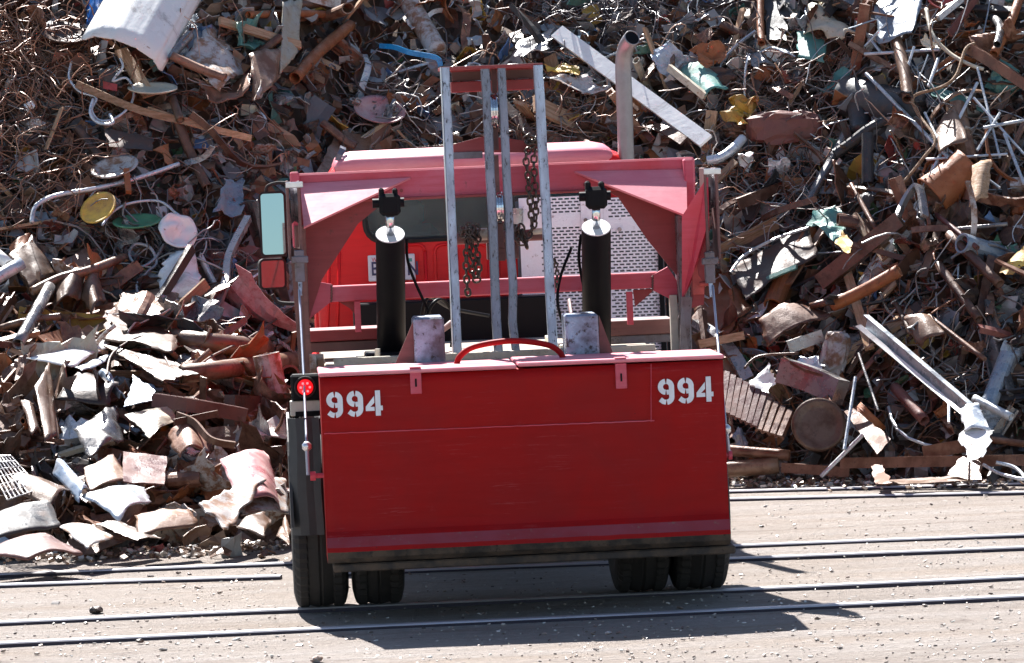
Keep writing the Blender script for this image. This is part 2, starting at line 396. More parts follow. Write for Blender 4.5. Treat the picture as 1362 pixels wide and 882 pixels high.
# ------------------------------------------------------------------ heap body and small stuff
mb = MB(); nx, ny = 170, 120; x0, x1, y0, y1 = -9, 9, 3.2, 21.5
for i in range(nx + 1):
    for j in range(ny + 1):
        x = x0 + (x1 - x0) * i / nx; y = y0 + (y1 - y0) * (j / ny) ** 1.35; h = heap(x, y)
        q = Vector((x * 2.4, y * 2.4, h * 2.4)); k = min(1, h * 2)
        dz = (noise.noise(q) * .16 + noise.noise(q * 2.3) * .10 + noise.noise(q * 5) * .06 - .16) * k
        z = h + dz - (.05 if h <= 0 else 0); mb.v.append((x + noise.noise(q * 3 + Vector((7, 0, 0))) * .06 * k, y + .1 * k, z)); c = R.random()
        mb.c.append((.09 + .09 * c, .06 + .05 * c, .045 + .03 * c))
for i in range(nx):
    for j in range(ny): mb.f.append((i * (ny + 1) + j, (i + 1) * (ny + 1) + j, (i + 1) * (ny + 1) + j + 1, i * (ny + 1) + j + 1)); mb.sm.append(False)
tag(mb.build('scrap_heap_debris', 'mixed_scrap'), 'dark rusty core of the scrap metal heap', 'scrap heap', kind='stuff')

BROWN = [(.14, .07, .045), (.20, .115, .075), (.10, .05, .035), (.26, .17, .12), (.30, .21, .15), (.20, .10, .07), (.09, .06, .05), (.28, .12, .05)]
GREYS = [(.30, .29, .29), (.40, .39, .38), (.5, .5, .5), (.22, .22, .24), (.16, .16, .17), (.62, .62, .62), (.28, .33, .38), (.12, .12, .13)]
ODD = [(.08, .22, .2), (.5, .32, .06), (.35, .06, .05), (.1, .2, .4), (.55, .5, .38), (.08, .2, .1)]
def tone(px, py):
    u = R.random(); brown = .72 if px < 420 and py > 380 else (.55 if px < 200 else .5)
    c = R.choice(BROWN) if u < brown else (R.choice(GREYS) if u < brown + (.93 - brown) else R.choice(ODD)); k = R.uniform(.7, 1.2)
    return tuple(min(.8, q * k) for q in c)
def rpix(xa=-160, xb=1522, ya=-60, yb=745):
    while True:
        x = R.uniform(xa, xb); y = R.uniform(ya, yb); d = ray(x, y)
        yl = 742 if x < 380 else 642 - (x - 1000) * .01
        if y > yl: continue
        if 425 < x < 945 and y > 260: continue
        return x, y
def rrot(tilt=1.1):
    return Matrix.Rotation(R.uniform(0, 2 * PI), 4, 'Z') @ Matrix.Rotation(R.gauss(0, tilt), 4, 'X') @ Matrix.Rotation(R.gauss(0, tilt * .7), 4, 'Y')
def place(px, py, o=.05, tilt=1.0):
    """a point near the heap's face and a turn loosely following its slope"""
    p = SP(px, py); n_ = hn(p.x, p.y + .05); q = n_.to_track_quat('Z', 'X').to_matrix().to_4x4()
    return Matrix.Translation(p + n_ * o) @ q @ rrot(tilt)
mb = MB()
def bit(px, py, s, o):
    Mx = place(px, py, o, 1.1); c = tuple(q * .8 for q in tone(px, py)); nu, nv = 3, 2; W = s * R.uniform(.25, .9); cu = R.uniform(-1.4, 1.4); g = []
    for i in range(nu + 1):
        for j in range(nv + 1):
            u = i / nu - .5; v_ = j / nv - .5
            g.append((u * s * R.uniform(.8, 1.1), v_ * W * R.uniform(.7, 1.2), cu * s * (u * u) + R.uniform(-.06, .06) * s))
    v, f = slab(g, nu, nv, .006); mb.add(v, f, c, False, Mx)
for _ in range(7000):
    x, y = rpix(); bit(x, y, R.uniform(.05, .22) * R.choice((.7, 1, 1)), R.uniform(-.06, .12))
def bit_at(p, s):
    n_ = hn(p.x, p.y); q = n_.to_track_quat('Z', 'X').to_matrix().to_4x4(); c = tone(900, 100); g = []
    for i in range(4):
        for j in range(3): g.append(((i / 3 - .5) * s, (j / 2 - .5) * s * R.uniform(.3, .9), R.uniform(-.1, .1) * s))
    v, f = slab(g, 3, 2, .006); mb.add(v, f, c, False, Matrix.Translation(p + n_ * R.uniform(-.04, .1)) @ q @ rrot(1.0))
for _ in range(5200):          # the parts of the heap beside and behind the truck
    x = R.uniform(-8.5, 8.5); y = R.uniform(4, 13.5); h = heap(x, y)
    if h > .02: bit_at(Vector((x, y, h)), R.uniform(.08, .32))
for _ in range(1500):          # crumbs along the foot of the heap
    x = R.choice((R.uniform(-100, 380), R.uniform(960, 1460))); yb = (742 - max(0, x - 100) * .06 if x < 400 else 644 - (x - 970) * .01)
    p = G(x, yb + R.uniform(-14, 12) * R.random()); s = R.uniform(.012, .05); c = R.choice([(.5, .48, .46), (.3, .2, .14), (.12, .08, .06), (.2, .12, .08), (.45, .35, .27), (.7, .68, .64)])
    v, f = box((0, 0, 0), (s, s * R.uniform(.3, 1), s * R.uniform(.1, .5))); mb.add(v, f, c, False, Matrix.Translation(p + Vector((0, 0, R.uniform(0, .03)))) @ rrot(.6))
tag(mb.build('small_scrap_debris', 'mixed_scrap'), 'small torn bits of sheet and steel filling the heap', 'scrap debris', kind='stuff')

mb = MB()
def wire(px, py, L, r, c, o, curl, step=.06, flat=.5):
    p = SP(px, py); n_ = hn(p.x, p.y + .05)
    if n_.x > .55: return
    p = p + n_ * o; d = Vector((R.gauss(0, 1), R.gauss(0, flat), R.gauss(0, .8))).normalized(); pts = [p.copy()]
    ax = Vector((R.gauss(0, 1), R.gauss(0, 1), R.gauss(0, 1))).normalized(); k = max(3, int(L / step))
    for _ in range(k):
        ax = (ax + Vector((R.gauss(0, .4), R.gauss(0, .4), R.gauss(0, .4)))).normalized(); d = Matrix.Rotation(R.gauss(curl * .6, curl), 3, ax) @ d; p = p + d * step
        h = p.z - heap(p.x, p.y)
        if h < .01 or h > .25: p = p + hn(p.x, p.y) * (min(.08, .02 - h * .7) if h < .01 else -.03)
        pts.append(p.copy())
    v, f = tube(pts, r, 4, False); mb.add(v, f, c, True)
def tangle(n, x0, y0, x1, y1, cols, L=(.4, 1.1), r=(.003, .006), curl=.35, o=(0, .14)):
    for _ in range(n):
        while True:      # soft edged cluster
            x = R.gauss((x0 + x1) / 2, (x1 - x0) * .3); y = R.gauss((y0 + y1) / 2, (y1 - y0) * .3)
            if x0 - 20 < x < x1 + 20 and y0 - 20 < y < y1 + 20 and -80 < y < 640: break
        c = R.choice(cols); k = R.uniform(.7, 1.3); wire(x, y, R.uniform(*L), R.uniform(*r), tuple(q * k for q in c), R.uniform(*o), curl)
RW = [(.34, .17, .10), (.26, .12, .07), (.42, .26, .18), (.18, .09, .06)]; GW = [(.3, .29, .29), (.42, .4, .38), (.2, .17, .16), (.14, .12, .12)]; MW = RW + GW
tangle(378, -60, 40, 110, 130, RW, curl=.45); tangle(378, -60, 100, 150, 330, RW + [(.2, .17, .16)], curl=.4)
tangle(210, 370, 95, 600, 220, GW + [(.5, .42, .36)], (.25, .7), (.003, .008), .5); tangle(168, 640, 120, 800, 210, MW, (.3, .8), curl=.4)
tangle(189, 690, -20, 960, 60, [(.13, .12, .13), (.2, .16, .15), (.1, .09, .1)], curl=.35); tangle(231, 930, 70, 1120, 170, [(.25, .18, .15), (.35, .28, .24), (.16, .11, .09)], (.3, .8), (.004, .008), .35)
tangle(189, 930, 180, 1100, 330, GW + RW, curl=.35); tangle(109, 140, 320, 300, 410, GW, (.3, .9), (.004, .009), .35); tangle(126, 240, 60, 420, 240, MW, curl=.4)
tangle(159, 1120, 0, 1362, 300, [(.28, .33, .38), (.5, .52, .54), (.2, .16, .14), (.3, .2, .15)], (.4, 1.2), (.003, .007), .1)
tangle(147, 1150, 320, 1362, 600, MW, (.3, .9), (.003, .008), .2); tangle(105, 980, 430, 1180, 620, MW, (.3, .8), (.003, .007), .3)
tangle(63, 300, 480, 390, 560, [(.6, .6, .6), (.4, .3, .2)], (.1, .3), (.003, .006), .5); tangle(294, -100, -40, 1460, 620, MW, (.3, .9), (.003, .007), .3)
tag(mb.build('wire_tangle', 'mixed_scrap'), 'tangled rusty and grey wire spread over the heap', 'scrap wire', kind='stuff')

mb = MB()                       # stones and chips lying on the yard
for _ in range(3200):
    x = R.uniform(-100, 1460); y = 655 + 250 * R.random() ** .8; p = G(x, y)
    if p.y > 3.6 and p.x < -1.8: continue
    s = R.uniform(.004, .014) * (1 if R.random() < .95 else 2); c = R.choice([(.62, .6, .56), (.55, .5, .45), (.1, .08, .07), (.2, .15, .12), (.4, .33, .28)])
    v, f = box((0, 0, 0), (s * R.uniform(.8, 2), s, s * .5), s * .15); mb.add(v, f, c, False, Matrix.Translation(p + Vector((0, 0, -.008 + s * .1))) @ rrot(.3))
tag(mb.build('gravel', 'mixed_scrap'), 'small stones and metal chips strewn over the yard dirt', 'gravel', kind='stuff')

# ------------------------------------------------------------------ scrap pieces shaped and placed one by one
HERO = []       # (pixel x, pixel y, short name) used to describe the smaller pieces beside them
def fin(mb_, name, mat, label, cat, group=None, short=None):
    n_ = len(mb_.v); o = tuple(sum(q[k] for q in mb_.v) / n_ for k in range(3)); ob = mb_.build(name, mat, None, o); tag(ob, label, cat, group)
    if short: x, y = project(Vector(o)); HERO.append((x, y, short))
    return ob
def grid4(c, nu, nv, bu=0, bv=0, crump=0, jag=0, seed=0, freq=5, off=.08):
    fc = .3 + .4 * ((c[0][0] * 7 + c[1][1] * 3) % 10) / 10; fa = (.0, .10, .16, -.12)[int(c[0][0] + c[2][1]) % 4] * (1 if bu or crump > .015 else 0)
    A = [SP(x, y, (c_[2] if len(c_) > 2 else off)) for c_ in c for x, y in [(c_[0], c_[1])]]
    nrm = (A[1] - A[0]).cross(A[3] - A[0]).normalized()
    if nrm.dot(CAM - A[0]) < 0: nrm = -nrm
    g = []
    for i in range(nu + 1):
        for j in range(nv + 1):
            u, v_ = i / nu, j / nv; p = A[0] * (1 - u) * (1 - v_) + A[1] * u * (1 - v_) + A[2] * u * v_ + A[3] * (1 - u) * v_
            e = bu * math.sin(PI * min(1, u * (.85 + .3 * v_))) + bv * .25 * math.sin(PI * v_) + .10 * bu * (abs(u - .3 - .3 * v_) * 2 - 1)
            e += fa * (SZ := (A[1] - A[0]).length) * abs(u - fc + .35 * (v_ - .5)) if fa else 0
            if crump: e += crump * noise.noise(p * freq + Vector((seed, 0, 0))) + crump * .5 * noise.noise(p * freq * 2.3 + Vector((0, seed, 0)))
            if jag and (i in (0, nu) or j in (0, nv)): p = p + (A[1] - A[0]).normalized() * jag * (noise.noise(p * 23) + 1.0 * noise.noise(p * 9)) + (A[3] - A[0]).normalized() * jag * (noise.noise(p * 19 + Vector((5, 5, 5))) + 1.0 * noise.noise(p * 8 + Vector((5, 5, 5))))
            g.append(p + nrm * e)
    return g
def sheet(name, cat, label, short, mat, c, bu=0, bv=0, crump=.006, jag=.02, th=.012, n=(14, 10), seed=0, freq=5, off=.08):
    th = min(th * .5, .012); v, f = slab(grid4(c, n[0], n[1], bu, bv, crump, jag, seed, freq, off), n[0], n[1], th); m_ = MB(); m_.add(v, f, None, True); ns = 2 * (n[0] + n[1])
    if abs(bu) + abs(bv) <= .015: m_.sm = [False] * len(f)
    m_.sm[-ns:] = [False] * ns
    return fin(m_, name, mat, label, cat, None, short)
def path(pts, off, k=6):
    w_ = [SP(p[0], p[1], p[2] if len(p) > 2 else off) for p in pts]; out = []
    if len(w_) == 2: return [w_[0].lerp(w_[1], i / k) for i in range(k + 1)]
    for i in range(len(w_) - 1):
        a, b_, c, d = w_[max(i - 1, 0)], w_[i], w_[i + 1], w_[min(i + 2, len(w_) - 1)]
        for s_ in range(k):
            t_ = s_ / k; out.append(.5 * ((2 * b_) + (c - a) * t_ + (2 * a - 5 * b_ + 4 * c - d) * t_ ** 2 + (3 * b_ - a - 3 * c + d) * t_ ** 3))
    out.append(w_[-1]); return out
def pipe(name, cat, label, short, mat, pts, wpx, off=.1, hollow=.008, n=14, dent=0):
    r = wpx / 2 * .0053; q = path(pts, off); rr = [r * (1 + dent * noise.noise(p * 6)) for p in q]
    m_ = MB(); m_.add(*tube(q, rr, n, True, min(hollow, r * .4)), None, True); return fin(m_, name, mat, label, cat, None, short)
def bar(name, cat, label, short, mat, pts, wpx, tpx, kind='flat', off=.1, twist=0, hint=None):
    w_, t_ = wpx * .0053, tpx * .0053; a, b_ = w_ / 2, t_ / 2; e = min(.006, b_ * .5)
    pr = {'flat': [(-a, -b_), (a, -b_), (a, b_), (-a, b_)],
          'channel': [(-a, -b_), (a, -b_), (a, b_), (a - e * 1.5, b_), (a - e * 1.5, -b_ + e), (-a + e * 1.5, -b_ + e), (-a + e * 1.5, b_), (-a, b_)],
          'angle': [(-a, -b_), (a, -b_), (a, -b_ + e), (-a + e, -b_ + e), (-a + e, b_), (-a, b_)],
          'beam': [(-a, -b_), (a, -b_), (a, -b_ + e * 2), (e, -b_ + e * 2), (e, b_ - e * 2), (a, b_ - e * 2), (a, b_), (-a, b_), (-a, b_ - e * 2), (-e, b_ - e * 2), (-e, -b_ + e * 2), (-a, -b_ + e * 2)]}[kind]
    q = path(pts, off); h = hint or upv; m_ = MB(); m_.add(*sweep(q, pr, h, twist)); return fin(m_, name, mat, label, cat, None, short)
def disc(name, cat, label, short, mat, cx, cy, rx, ry, ang=0, off=.12, dish=.04, rim=.012, crump=.0, down=False, th=.01):
    c = SP(cx, cy, off); k = (c - CAM).length / FPX; r = rx * k; a = math.radians(ang)
    e1 = rtv * math.cos(a) + upv * math.sin(a); e2 = -rtv * math.sin(a) + upv * math.cos(a); tl = math.acos(min(1, ry / rx)); s_ = -1 if down else 1
    nrm = (-fw) * math.cos(tl) + e2 * math.sin(tl) * s_; e3 = nrm.cross(e1); m_ = MB(); n1, n2 = 36, 7; v = []; f = []
    for side in (0, 1):
        v.append(c + nrm * (-dish) - nrm * th * side)
        for i in range(1, n2 + 1):
            q = i / n2
            for j in range(n1):
                an = 2 * PI * j / n1; rr = r * q; h = -dish * (1 - q * q) + (rim if i >= n2 - 1 else 0); p = c + e1 * rr * math.cos(an) + e3 * rr * math.sin(an)
                h += crump * noise.noise(p * 9); v.append(p + nrm * (h - th * side))
    o = 1 + n1 * n2
    for side in (0, 1):
        b_ = side * o
        for j in range(n1):
            q = (b_, b_ + 1 + j, b_ + 1 + (j + 1) % n1); f.append(q if not side else q[::-1])
            for i in range(n2 - 1):
                q = (b_ + 1 + i * n1 + j, b_ + 1 + (i + 1) * n1 + j, b_ + 1 + (i + 1) * n1 + (j + 1) % n1, b_ + 1 + i * n1 + (j + 1) % n1); f.append(q if not side else q[::-1])
    e = 1 + (n2 - 1) * n1
    for j in range(n1): f.append((e + j, e + o + j, e + o + (j + 1) % n1, e + (j + 1) % n1))
    m_.add(v, f, None, True); return fin(m_, name, mat, label, cat, None, short)
def drum(name, cat, label, short, mat, p0, p1, wpx, off=.15, ribs=3, dent=.05, open_=False, squash=1.0):
    """ribbed barrel between two points"""
    a, b_ = SP(*p0, off), SP(*p1, off) if len(p1) == 2 else P(p1[0], p1[1], D(p0[0], p0[1]) - off + p1[2]); r = wpx / 2 * .0053; k = 18; pts = []; rr = []
    for i in range(k + 1):
        t_ = i / k; pts.append(a.lerp(b_, t_)); q = abs(math.sin(PI * t_ * (ribs + 1))); rr.append(r * (1 + (.035 if q < .2 else 0) + dent * noise.noise(pts[-1] * 4)))
    m_ = MB(); m_.add(*tube(pts, rr, 32, True, .012 if open_ else 0, squash=squash), None, True)
    return fin(m_, name, mat, label, cat, None, short)
def lump(name, cat, label, short, mat, cx, cy, wx, wy, off=.12, crump=.35, seed=0, ang=0):
    c = SP(cx, cy, off); k = (c - CAM).length / FPX; a = wx / 2 * k; b_ = wy / 2 * k; g = []; n1, n2 = 18, 10; an0 = math.radians(ang); f = []
    for i in range(n2 + 1):
        th = PI * i / n2
        for j in range(n1):
            ph = 2 * PI * j / n1; d = Vector((math.sin(th) * math.cos(ph), math.cos(th), math.sin(th) * math.sin(ph)))
            s_ = 1 + crump * (noise.noise(d * 1.7 + Vector((seed, 0, 0))) + .8 * noise.noise(d * 4 + Vector((0, seed, 0)))); d = Vector([math.copysign(abs(q) ** .65, q) for q in d]) * s_
            x, y = d.x * a, d.y * b_; g.append(c + rtv * (x * math.cos(an0) - y * math.sin(an0)) + upv * (x * math.sin(an0) + y * math.cos(an0)) - fw * d.z * min(a, b_) * .8)
    for i in range(n2):
        for j in range(n1): f.append((i * n1 + j, i * n1 + (j + 1) % n1, (i + 1) * n1 + (j + 1) % n1, (i + 1) * n1 + j))
    m_ = MB(); m_.add(g, f); return fin(m_, name, mat, label, cat, None, short)

# ---- upper left
v = []
def locker():
    """white ribbed half round casing lying with its open end towards the yard"""
    a, b_ = SP(161, 76, .4), SP(238, -62, .1); ax = (b_ - a).normalized(); side = ax.cross(-fw).normalized(); side = side if side.dot(rtv) > 0 else -side; nrm = side.cross(ax); nrm = nrm if nrm.dot(CAM - a) > 0 else -nrm
    m_ = MB(); n1, n2 = 30, 8; r = .33; out = []
    for lay in (0, 1):
        rr = r - .02 * lay
        for i in range(n2 + 1):
            c = a.lerp(b_, i / n2) + ax * (.0)
            for j in range(n1 + 1):
                an = .12 + (PI - .24) * j / n1; q = rr * (1 + (.06 if j % 6 == 0 else 0)); out.append(c + side * (-q * math.cos(an)) * 1.0 + nrm * q * math.sin(an) * .45)
    W = n1 + 1; o = W * (n2 + 1); f = []
    for i in range(n2):
        for j in range(n1):
            q = (i * W + j, (i + 1) * W + j, (i + 1) * W + j + 1, i * W + j + 1); f.append(q); f.append(tuple(k + o for k in q[::-1]))
    for j in range(n1): f.append((j, j + 1, j + 1 + o, j + o)); e = n2 * W; f.append((e + j, e + j + o, e + j + 1 + o, e + j + 1))
    for i in range(n2): f.append((i * W, i * W + o, (i + 1) * W + o, (i + 1) * W)); e = n1; f.append((i * W + e, (i + 1) * W + e, (i + 1) * W + e + o, i * W + e + o))
    m_.add(out, f, None, True); ob = fin(m_, 'water_tank', 'white_paint', 'big white ribbed tank shell lying high on the heap with its open end down', 'tank', None, 'white tank')
locker()
drum('steel_drum', 'drum', 'blue drum with a pale square sticker beside the white tank', 'blue drum', 'blue_paint', (134, 40), (138, -50), 46, .05, 2)
stk = SP(139, 8, .36); m_ = MB(); m_.add(*box((0, 0, 0), (.075, .004, .075)), None, False, Matrix.Translation(stk - fw * .0) @ Matrix.Rotation(PI / 4, 4, 'Y')); ob = m_.build('drum_sticker', 'rusty_white'); D_ = bpy.data.objects['steel_drum']; ob.parent = D_; ob.location = -D_.location
disc('round_cover', 'lid', 'dark olive lid propped in the rusty wire left of the white tank', 'olive lid', 'rust_dark', 86, 44, 32, 15, -8, .3, .05)
sheet('steel_plate', 'plate', 'blue grey flat plate under the edge of the white tank', 'blue grey plate', 'blue_grey', [(205, 40, .1), (262, 18, .05), (275, 48, .15), (222, 92, .25)])
def cable(name, label, short, mat, pts, wpx, off=.2): return pipe(name, 'cable', label, short, mat, pts, wpx, off, 0, 8)
cable('metal_cable', 'pale blue looped cable hanging below the open end of the white tank', 'pale blue cable loop', 'galvanised', [(160, 78, .4), (163, 90, .4), (150, 108, .35), (168, 104, .35), (178, 122, .3), (172, 142, .3), (152, 158, .3), (132, 160, .3), (122, 146, .3), (128, 130, .3), (106, 122, .3), (92, 104, .3), (95, 82, .3)], 4)
cable('metal_cable', 'second pale cable coiled around the dark box below the white tank', 'second cable coil', 'galvanised', [(124, 132, .35), (120, 150, .35), (130, 163, .35), (150, 164, .35), (146, 152, .35)], 5)
lump('motor_housing', 'housing', 'dark box with a red label under the white tank mouth', 'dark box', 'black_scrap', 146, 112, 34, 42, .2, .2, 3)
sheet('label_strip', 'label', 'small red label on the dark box below the white tank', None, 'red_scrap', [(137, 108, .33), (156, 112, .33), (156, 122, .33), (137, 118, .33)], 0, 0, .004, .004, .004, (4, 3))
disc('round_cover', 'lid', 'cream oval lid lying flat right below the white tank', 'cream lid', 'cream_paint', 203, 118, 33, 9, -1, .35, .02)
bar('wood_plank', 'plank', 'long tan plank crossing below the cream lid', 'long plank', 'aged_wood', [(102, 112, .35), (190, 148, .35), (268, 165, .35)], 11, 5, 'flat')
bar('wood_plank', 'plank', 'tan plank end sloping down beside the long plank', 'tan plank', 'aged_wood', [(196, 146, .3), (262, 166, .3), (334, 184, .3)], 10, 5, 'flat')
bar('wood_plank', 'plank', 'reddish plank running under the long plank', 'reddish plank', 'rust_tan', [(138, 168, .25), (175, 152, .25), (230, 140, .2)], 9, 5)
pipe('steel_pipe', 'pipe', 'short tan pipe standing on the long plank', 'short tan pipe', 'rust_tan', [(229, 130, .4), (240, 160, .4)], 13, .4)
pipe('steel_pipe', 'pipe', 'dark rusty pipe dropping from the plank crossing', 'dropping pipe', 'rust_brown', [(236, 160, .3), (254, 205, .2), (276, 250, .2)], 15, .2)
sheet('large_sheet', 'panel', 'square white panel with rusty patches leaning right of the white tank', 'rusty white panel', 'rusty_white', [(247, 70, .35), (284, 29, .15), (334, 88, .2), (290, 118, .4)], .02, .01, .03, .03)
pipe('steel_pipe', 'pipe', 'grey brown pipe in front of the rusty white panel', 'grey brown pipe', 'rust_brown', [(228, 74, .4), (262, 90, .4), (300, 104, .4)], 14, .4)
pipe('steel_pipe', 'pipe', 'blunt grey pipe end leaning up to the white tank', None, 'steel_grey', [(222, 80, .3), (238, 62, .3), (253, 46, .3)], 15, .3)
sheet('curled_strip', 'strip', 'broad curled steel strip hooked like a collar', 'curled collar', 'rust_tan', [(326, 76, .3), (368, 74, .2), (366, 108, .3), (334, 138, .4)], .1, .02, .02, .02, .015)
sheet('curled_strip', 'strip', 'white edged curved strip below the curled collar', 'white edged strip', 'rusty_white', [(333, 136, .45), (345, 96, .4), (352, 92, .4), (344, 132, .45)], .04)
sheet('curved_plate', 'plate', 'brown dished plate folded below the rusty white panel', 'brown dished plate', 'rust_brown', [(258, 112, .3), (330, 95, .3), (336, 124, .4), (276, 130, .45)], -.1, .02, .04, .04)
pipe('steel_pipe', 'pipe', 'rusty pipe poking out at the top edge between the planks', 'top rusty pipe', 'rust_orange', [(330, 20, .2), (395, 18, .2), (445, 20, .2)], 12, .2)
pipe('steel_pipe', 'pipe', 'rusty pipe lying under the top rusty pipe', None, 'rust_brown', [(300, 10, .1), (370, 8, .1), (470, 3, .1)], 14, .1)
pipe('steel_pipe', 'pipe', 'thick rusty pipe slanting up toward the pale ribbed cylinder', 'slanting rusty pipe', 'rust_orange', [(392, 104, .35), (425, 68, .3), (466, 34, .2)], 19, .3, dent=.1)
sheet('steel_strip', 'strip', 'vertical cream strip hanging behind the rusty pipes', 'cream strip', 'cream_paint', [(372, 5, .3), (398, 0, .3), (392, 74, .35), (370, 100, .4)], .02)
bar('steel_bar', 'bar', 'pale bar sticking out below the cream strip', None, 'rust_tan', [(345, 88, .35), (400, 95, .3), (430, 108, .3)], 10, 6, 'flat')
disc('round_cover', 'lid', 'white oval lid lying with its rim up in the rusty wire', 'white oval lid', 'rusty_white', 153, 224, 32, 15, 12, .35, .02, .02)
bar('fence_post', 'post', 'small orange square post standing by the white oval lid', None, 'rust_orange', [(168, 226, .45), (171, 256, .45)], 8, 8)
cable('metal_conduit', 'long pale conduit arching past the white oval lid', 'pale conduit', 'galvanised', [(42, 296, .35), (48, 274, .35), (75, 260, .35), (130, 250, .35), (180, 238, .35), (238, 218, .35)], 7)
disc('oval_cover', 'cover', 'yellow oval cover tilted among the wire', 'yellow cover', 'yellow_paint', 131, 277, 26, 19, 32, .35, .02)
disc('oval_cover', 'cover', 'dark green oval cover beside the yellow cover', 'green cover', 'green_paint', 182, 295, 32, 10, 3, .35, .02)
disc('crumpled_dish', 'dish', 'crumpled white round dish beside the green cover', 'crumpled white dish', 'white_paint', 236, 309, 27, 22, -40, .4, .02, .015, .08)
sheet('steel_plate', 'plate', 'olive plate with a bright edge below the long plank', 'olive plate', 'rust_dark', [(138, 172, .35), (205, 184, .3), (202, 202, .35), (146, 196, .4)])
sheet('steel_plate', 'plate', 'crumpled pale blue plate above the mirror', 'pale blue plate', 'blue_grey', [(300, 240, .3), (326, 232, .3), (322, 285, .35), (282, 285, .4)], 0, 0, .06, .05)
cable('metal_cable', 'thin pale cable waving beside the green cover', None, 'galvanised', [(136, 300, .4), (150, 282, .4), (175, 270, .4), (212, 268, .4), (236, 285, .4), (252, 290, .4)], 4)
cable('metal_cable', 'grey cable coil hanging below the green cover', 'grey coil', 'steel_grey', [(190, 405, .3), (182, 380, .3), (196, 362, .3), (208, 350, .3), (200, 330, .3), (180, 325, .3), (172, 340, .3), (186, 355, .3), (205, 345, .3), (218, 325, .3)], 5)
bar('steel_bar', 'bar', 'tall grey bar standing to the left of the mirror', 'tall grey bar', 'steel_grey', [(285, 418, .45), (300, 375, .4), (305, 340, .35), (330, 290, .35)], 10, 10)
sheet('torn_sheet', 'sheet', 'white torn sheet hanging under the crumpled white dish', 'white torn sheet', 'white_paint', [(220, 345, .35), (262, 330, .35), (264, 400, .4), (210, 398, .4)], .03, .0, .07, .06)
sheet('torn_sheet', 'sheet', 'narrow blue white torn sheet by the tall grey bar', None, 'rusty_white', [(322, 385, .3), (340, 375, .3), (336, 420, .4), (318, 440, .4)], 0, 0, .05, .04)
bar('steel_channel', 'channel', 'dark channel leaning against the white torn sheet', None, 'rust_dark', [(255, 330, .5), (212, 400, .5)], 14, 8, 'channel')
# ---- left shelf of plates
sheet('square_duct', 'duct', 'open tan square duct leaning near the grey pipes', 'tan duct', 'rust_tan', [(10, 345, .45), (42, 318, .3), (72, 372, .3), (38, 388, .5)], .05, 0, .03, .02, .02)
sheet('curled_plate', 'plate', 'rusty curled rim on top of the tan duct', None, 'rust_orange', [(12, 330, .35), (38, 314, .3), (42, 326, .35), (14, 345, .4)], .05)
pipe('steel_pipe', 'pipe', 'white pipe entering from the edge above the grey pipe', 'white pipe', 'white_paint', [(-50, 300, .5), (12, 352, .6)], 17, .6)
pipe('steel_pipe', 'pipe', 'galvanised pipe lying over the tan duct edge', 'galvanised pipe', 'galvanised', [(-60, 402, .65), (29, 350, .65)], 19, .65)
bar('steel_beam', 'beam', 'yellow painted beam half buried under plates', 'yellow beam', 'yellow_paint', [(25, 418, .4), (80, 424, .4), (142, 430, .4)], 22, 12, 'beam')
pipe('steel_pipe', 'pipe', 'long grey brown pole leaning across the yellow beam', 'grey brown pole', 'steel_grey', [(24, 458, .7), (66, 382, .6)], 17, .6)
pipe('steel_pipe', 'pipe', 'thin tan pipe pointing at the tan duct', 'thin tan pipe', 'rust_tan', [(42, 388, .55), (80, 370, .55), (118, 360, .5), (166, 342, .3)], 13, .5)
sheet('tank_shell', 'shell', 'tan half tank shell below the thin tan pipe', 'tan half shell', 'rust_tan', [(74, 378, .5), (112, 362, .4), (108, 398, .5), (70, 412, .6)], .09, .04)
sheet('steel_plate', 'plate', 'brown flat plate below the thin tan pipe end', 'brown flat plate', 'rust_brown', [(76, 350, .3), (118, 330, .2), (134, 346, .3), (86, 376, .4)])
sheet('curved_plate', 'plate', 'tan curved plate standing on end near the tan shell', None, 'rust_tan', [(108, 395, .5), (128, 362, .4), (140, 400, .45), (122, 420, .6)], .07)
sheet('curved_plate', 'plate', 'large tan curved plate under the white torn sheet', 'large tan plate', 'rust_tan', [(160, 396, .35), (238, 400, .3), (236, 446, .5), (150, 428, .55)], .06, .04, .03, .03)
sheet('steel_plate', 'plate', 'wide tan plate lying below the large tan plate', 'wide tan plate', 'rust_tan', [(142, 428, .6), (236, 446, .5), (232, 484, .7), (138, 456, .75)], .04, .02, .02, .03, .02)
sheet('steel_plate', 'plate', 'flat grey brown plate above the long tan pipe', 'flat brown plate', 'rust_brown', [(242, 416, .3), (296, 420, .3), (294, 448, .4), (240, 440, .4)])
sheet('steel_plate', 'plate', 'buckled rusty strip plate between the large tan plate and the wall of wire', None, 'rust_brown', [(190, 398, .3), (262, 405, .3), (262, 424, .4), (225, 420, .4)], .04, 0, .05, .05)
pipe('steel_pipe', 'pipe', 'long tan pipe lying level beside the truck', 'long tan pipe', 'rust_tan', [(230, 450, .6), (290, 458, .6), (352, 464, .5)], 29, .6, dent=.05)
pipe('steel_pipe', 'pipe', 'tan pipe lying lowest, its end by the truck post', 'lower tan pipe', 'rust_tan', [(240, 498, .7), (310, 490, .7), (398, 478, .5)], 26, .6, dent=.05)
sheet('steel_plate', 'plate', 'layered tan sheet stack under the long tan pipe', 'layered sheets', 'rust_tan', [(140, 462, .8), (230, 482, .7), (262, 500, .8), (215, 508, .9)], 0, 0, .02, .04, .03)
sheet('curved_sheet', 'sheet', 'bright white curved sheet with a blue grey underside', 'white curved sheet', 'white_paint', [(34, 478, .7), (148, 448, .6), (146, 462, .7), (98, 490, .8)], .03, .06, .01, .02)
sheet('curved_sheet', 'sheet', 'thin white sheet tip below the white curved sheet', None, 'galvanised', [(95, 490, .75), (147, 472, .7), (140, 482, .75), (110, 494, .8)], 0, .03)
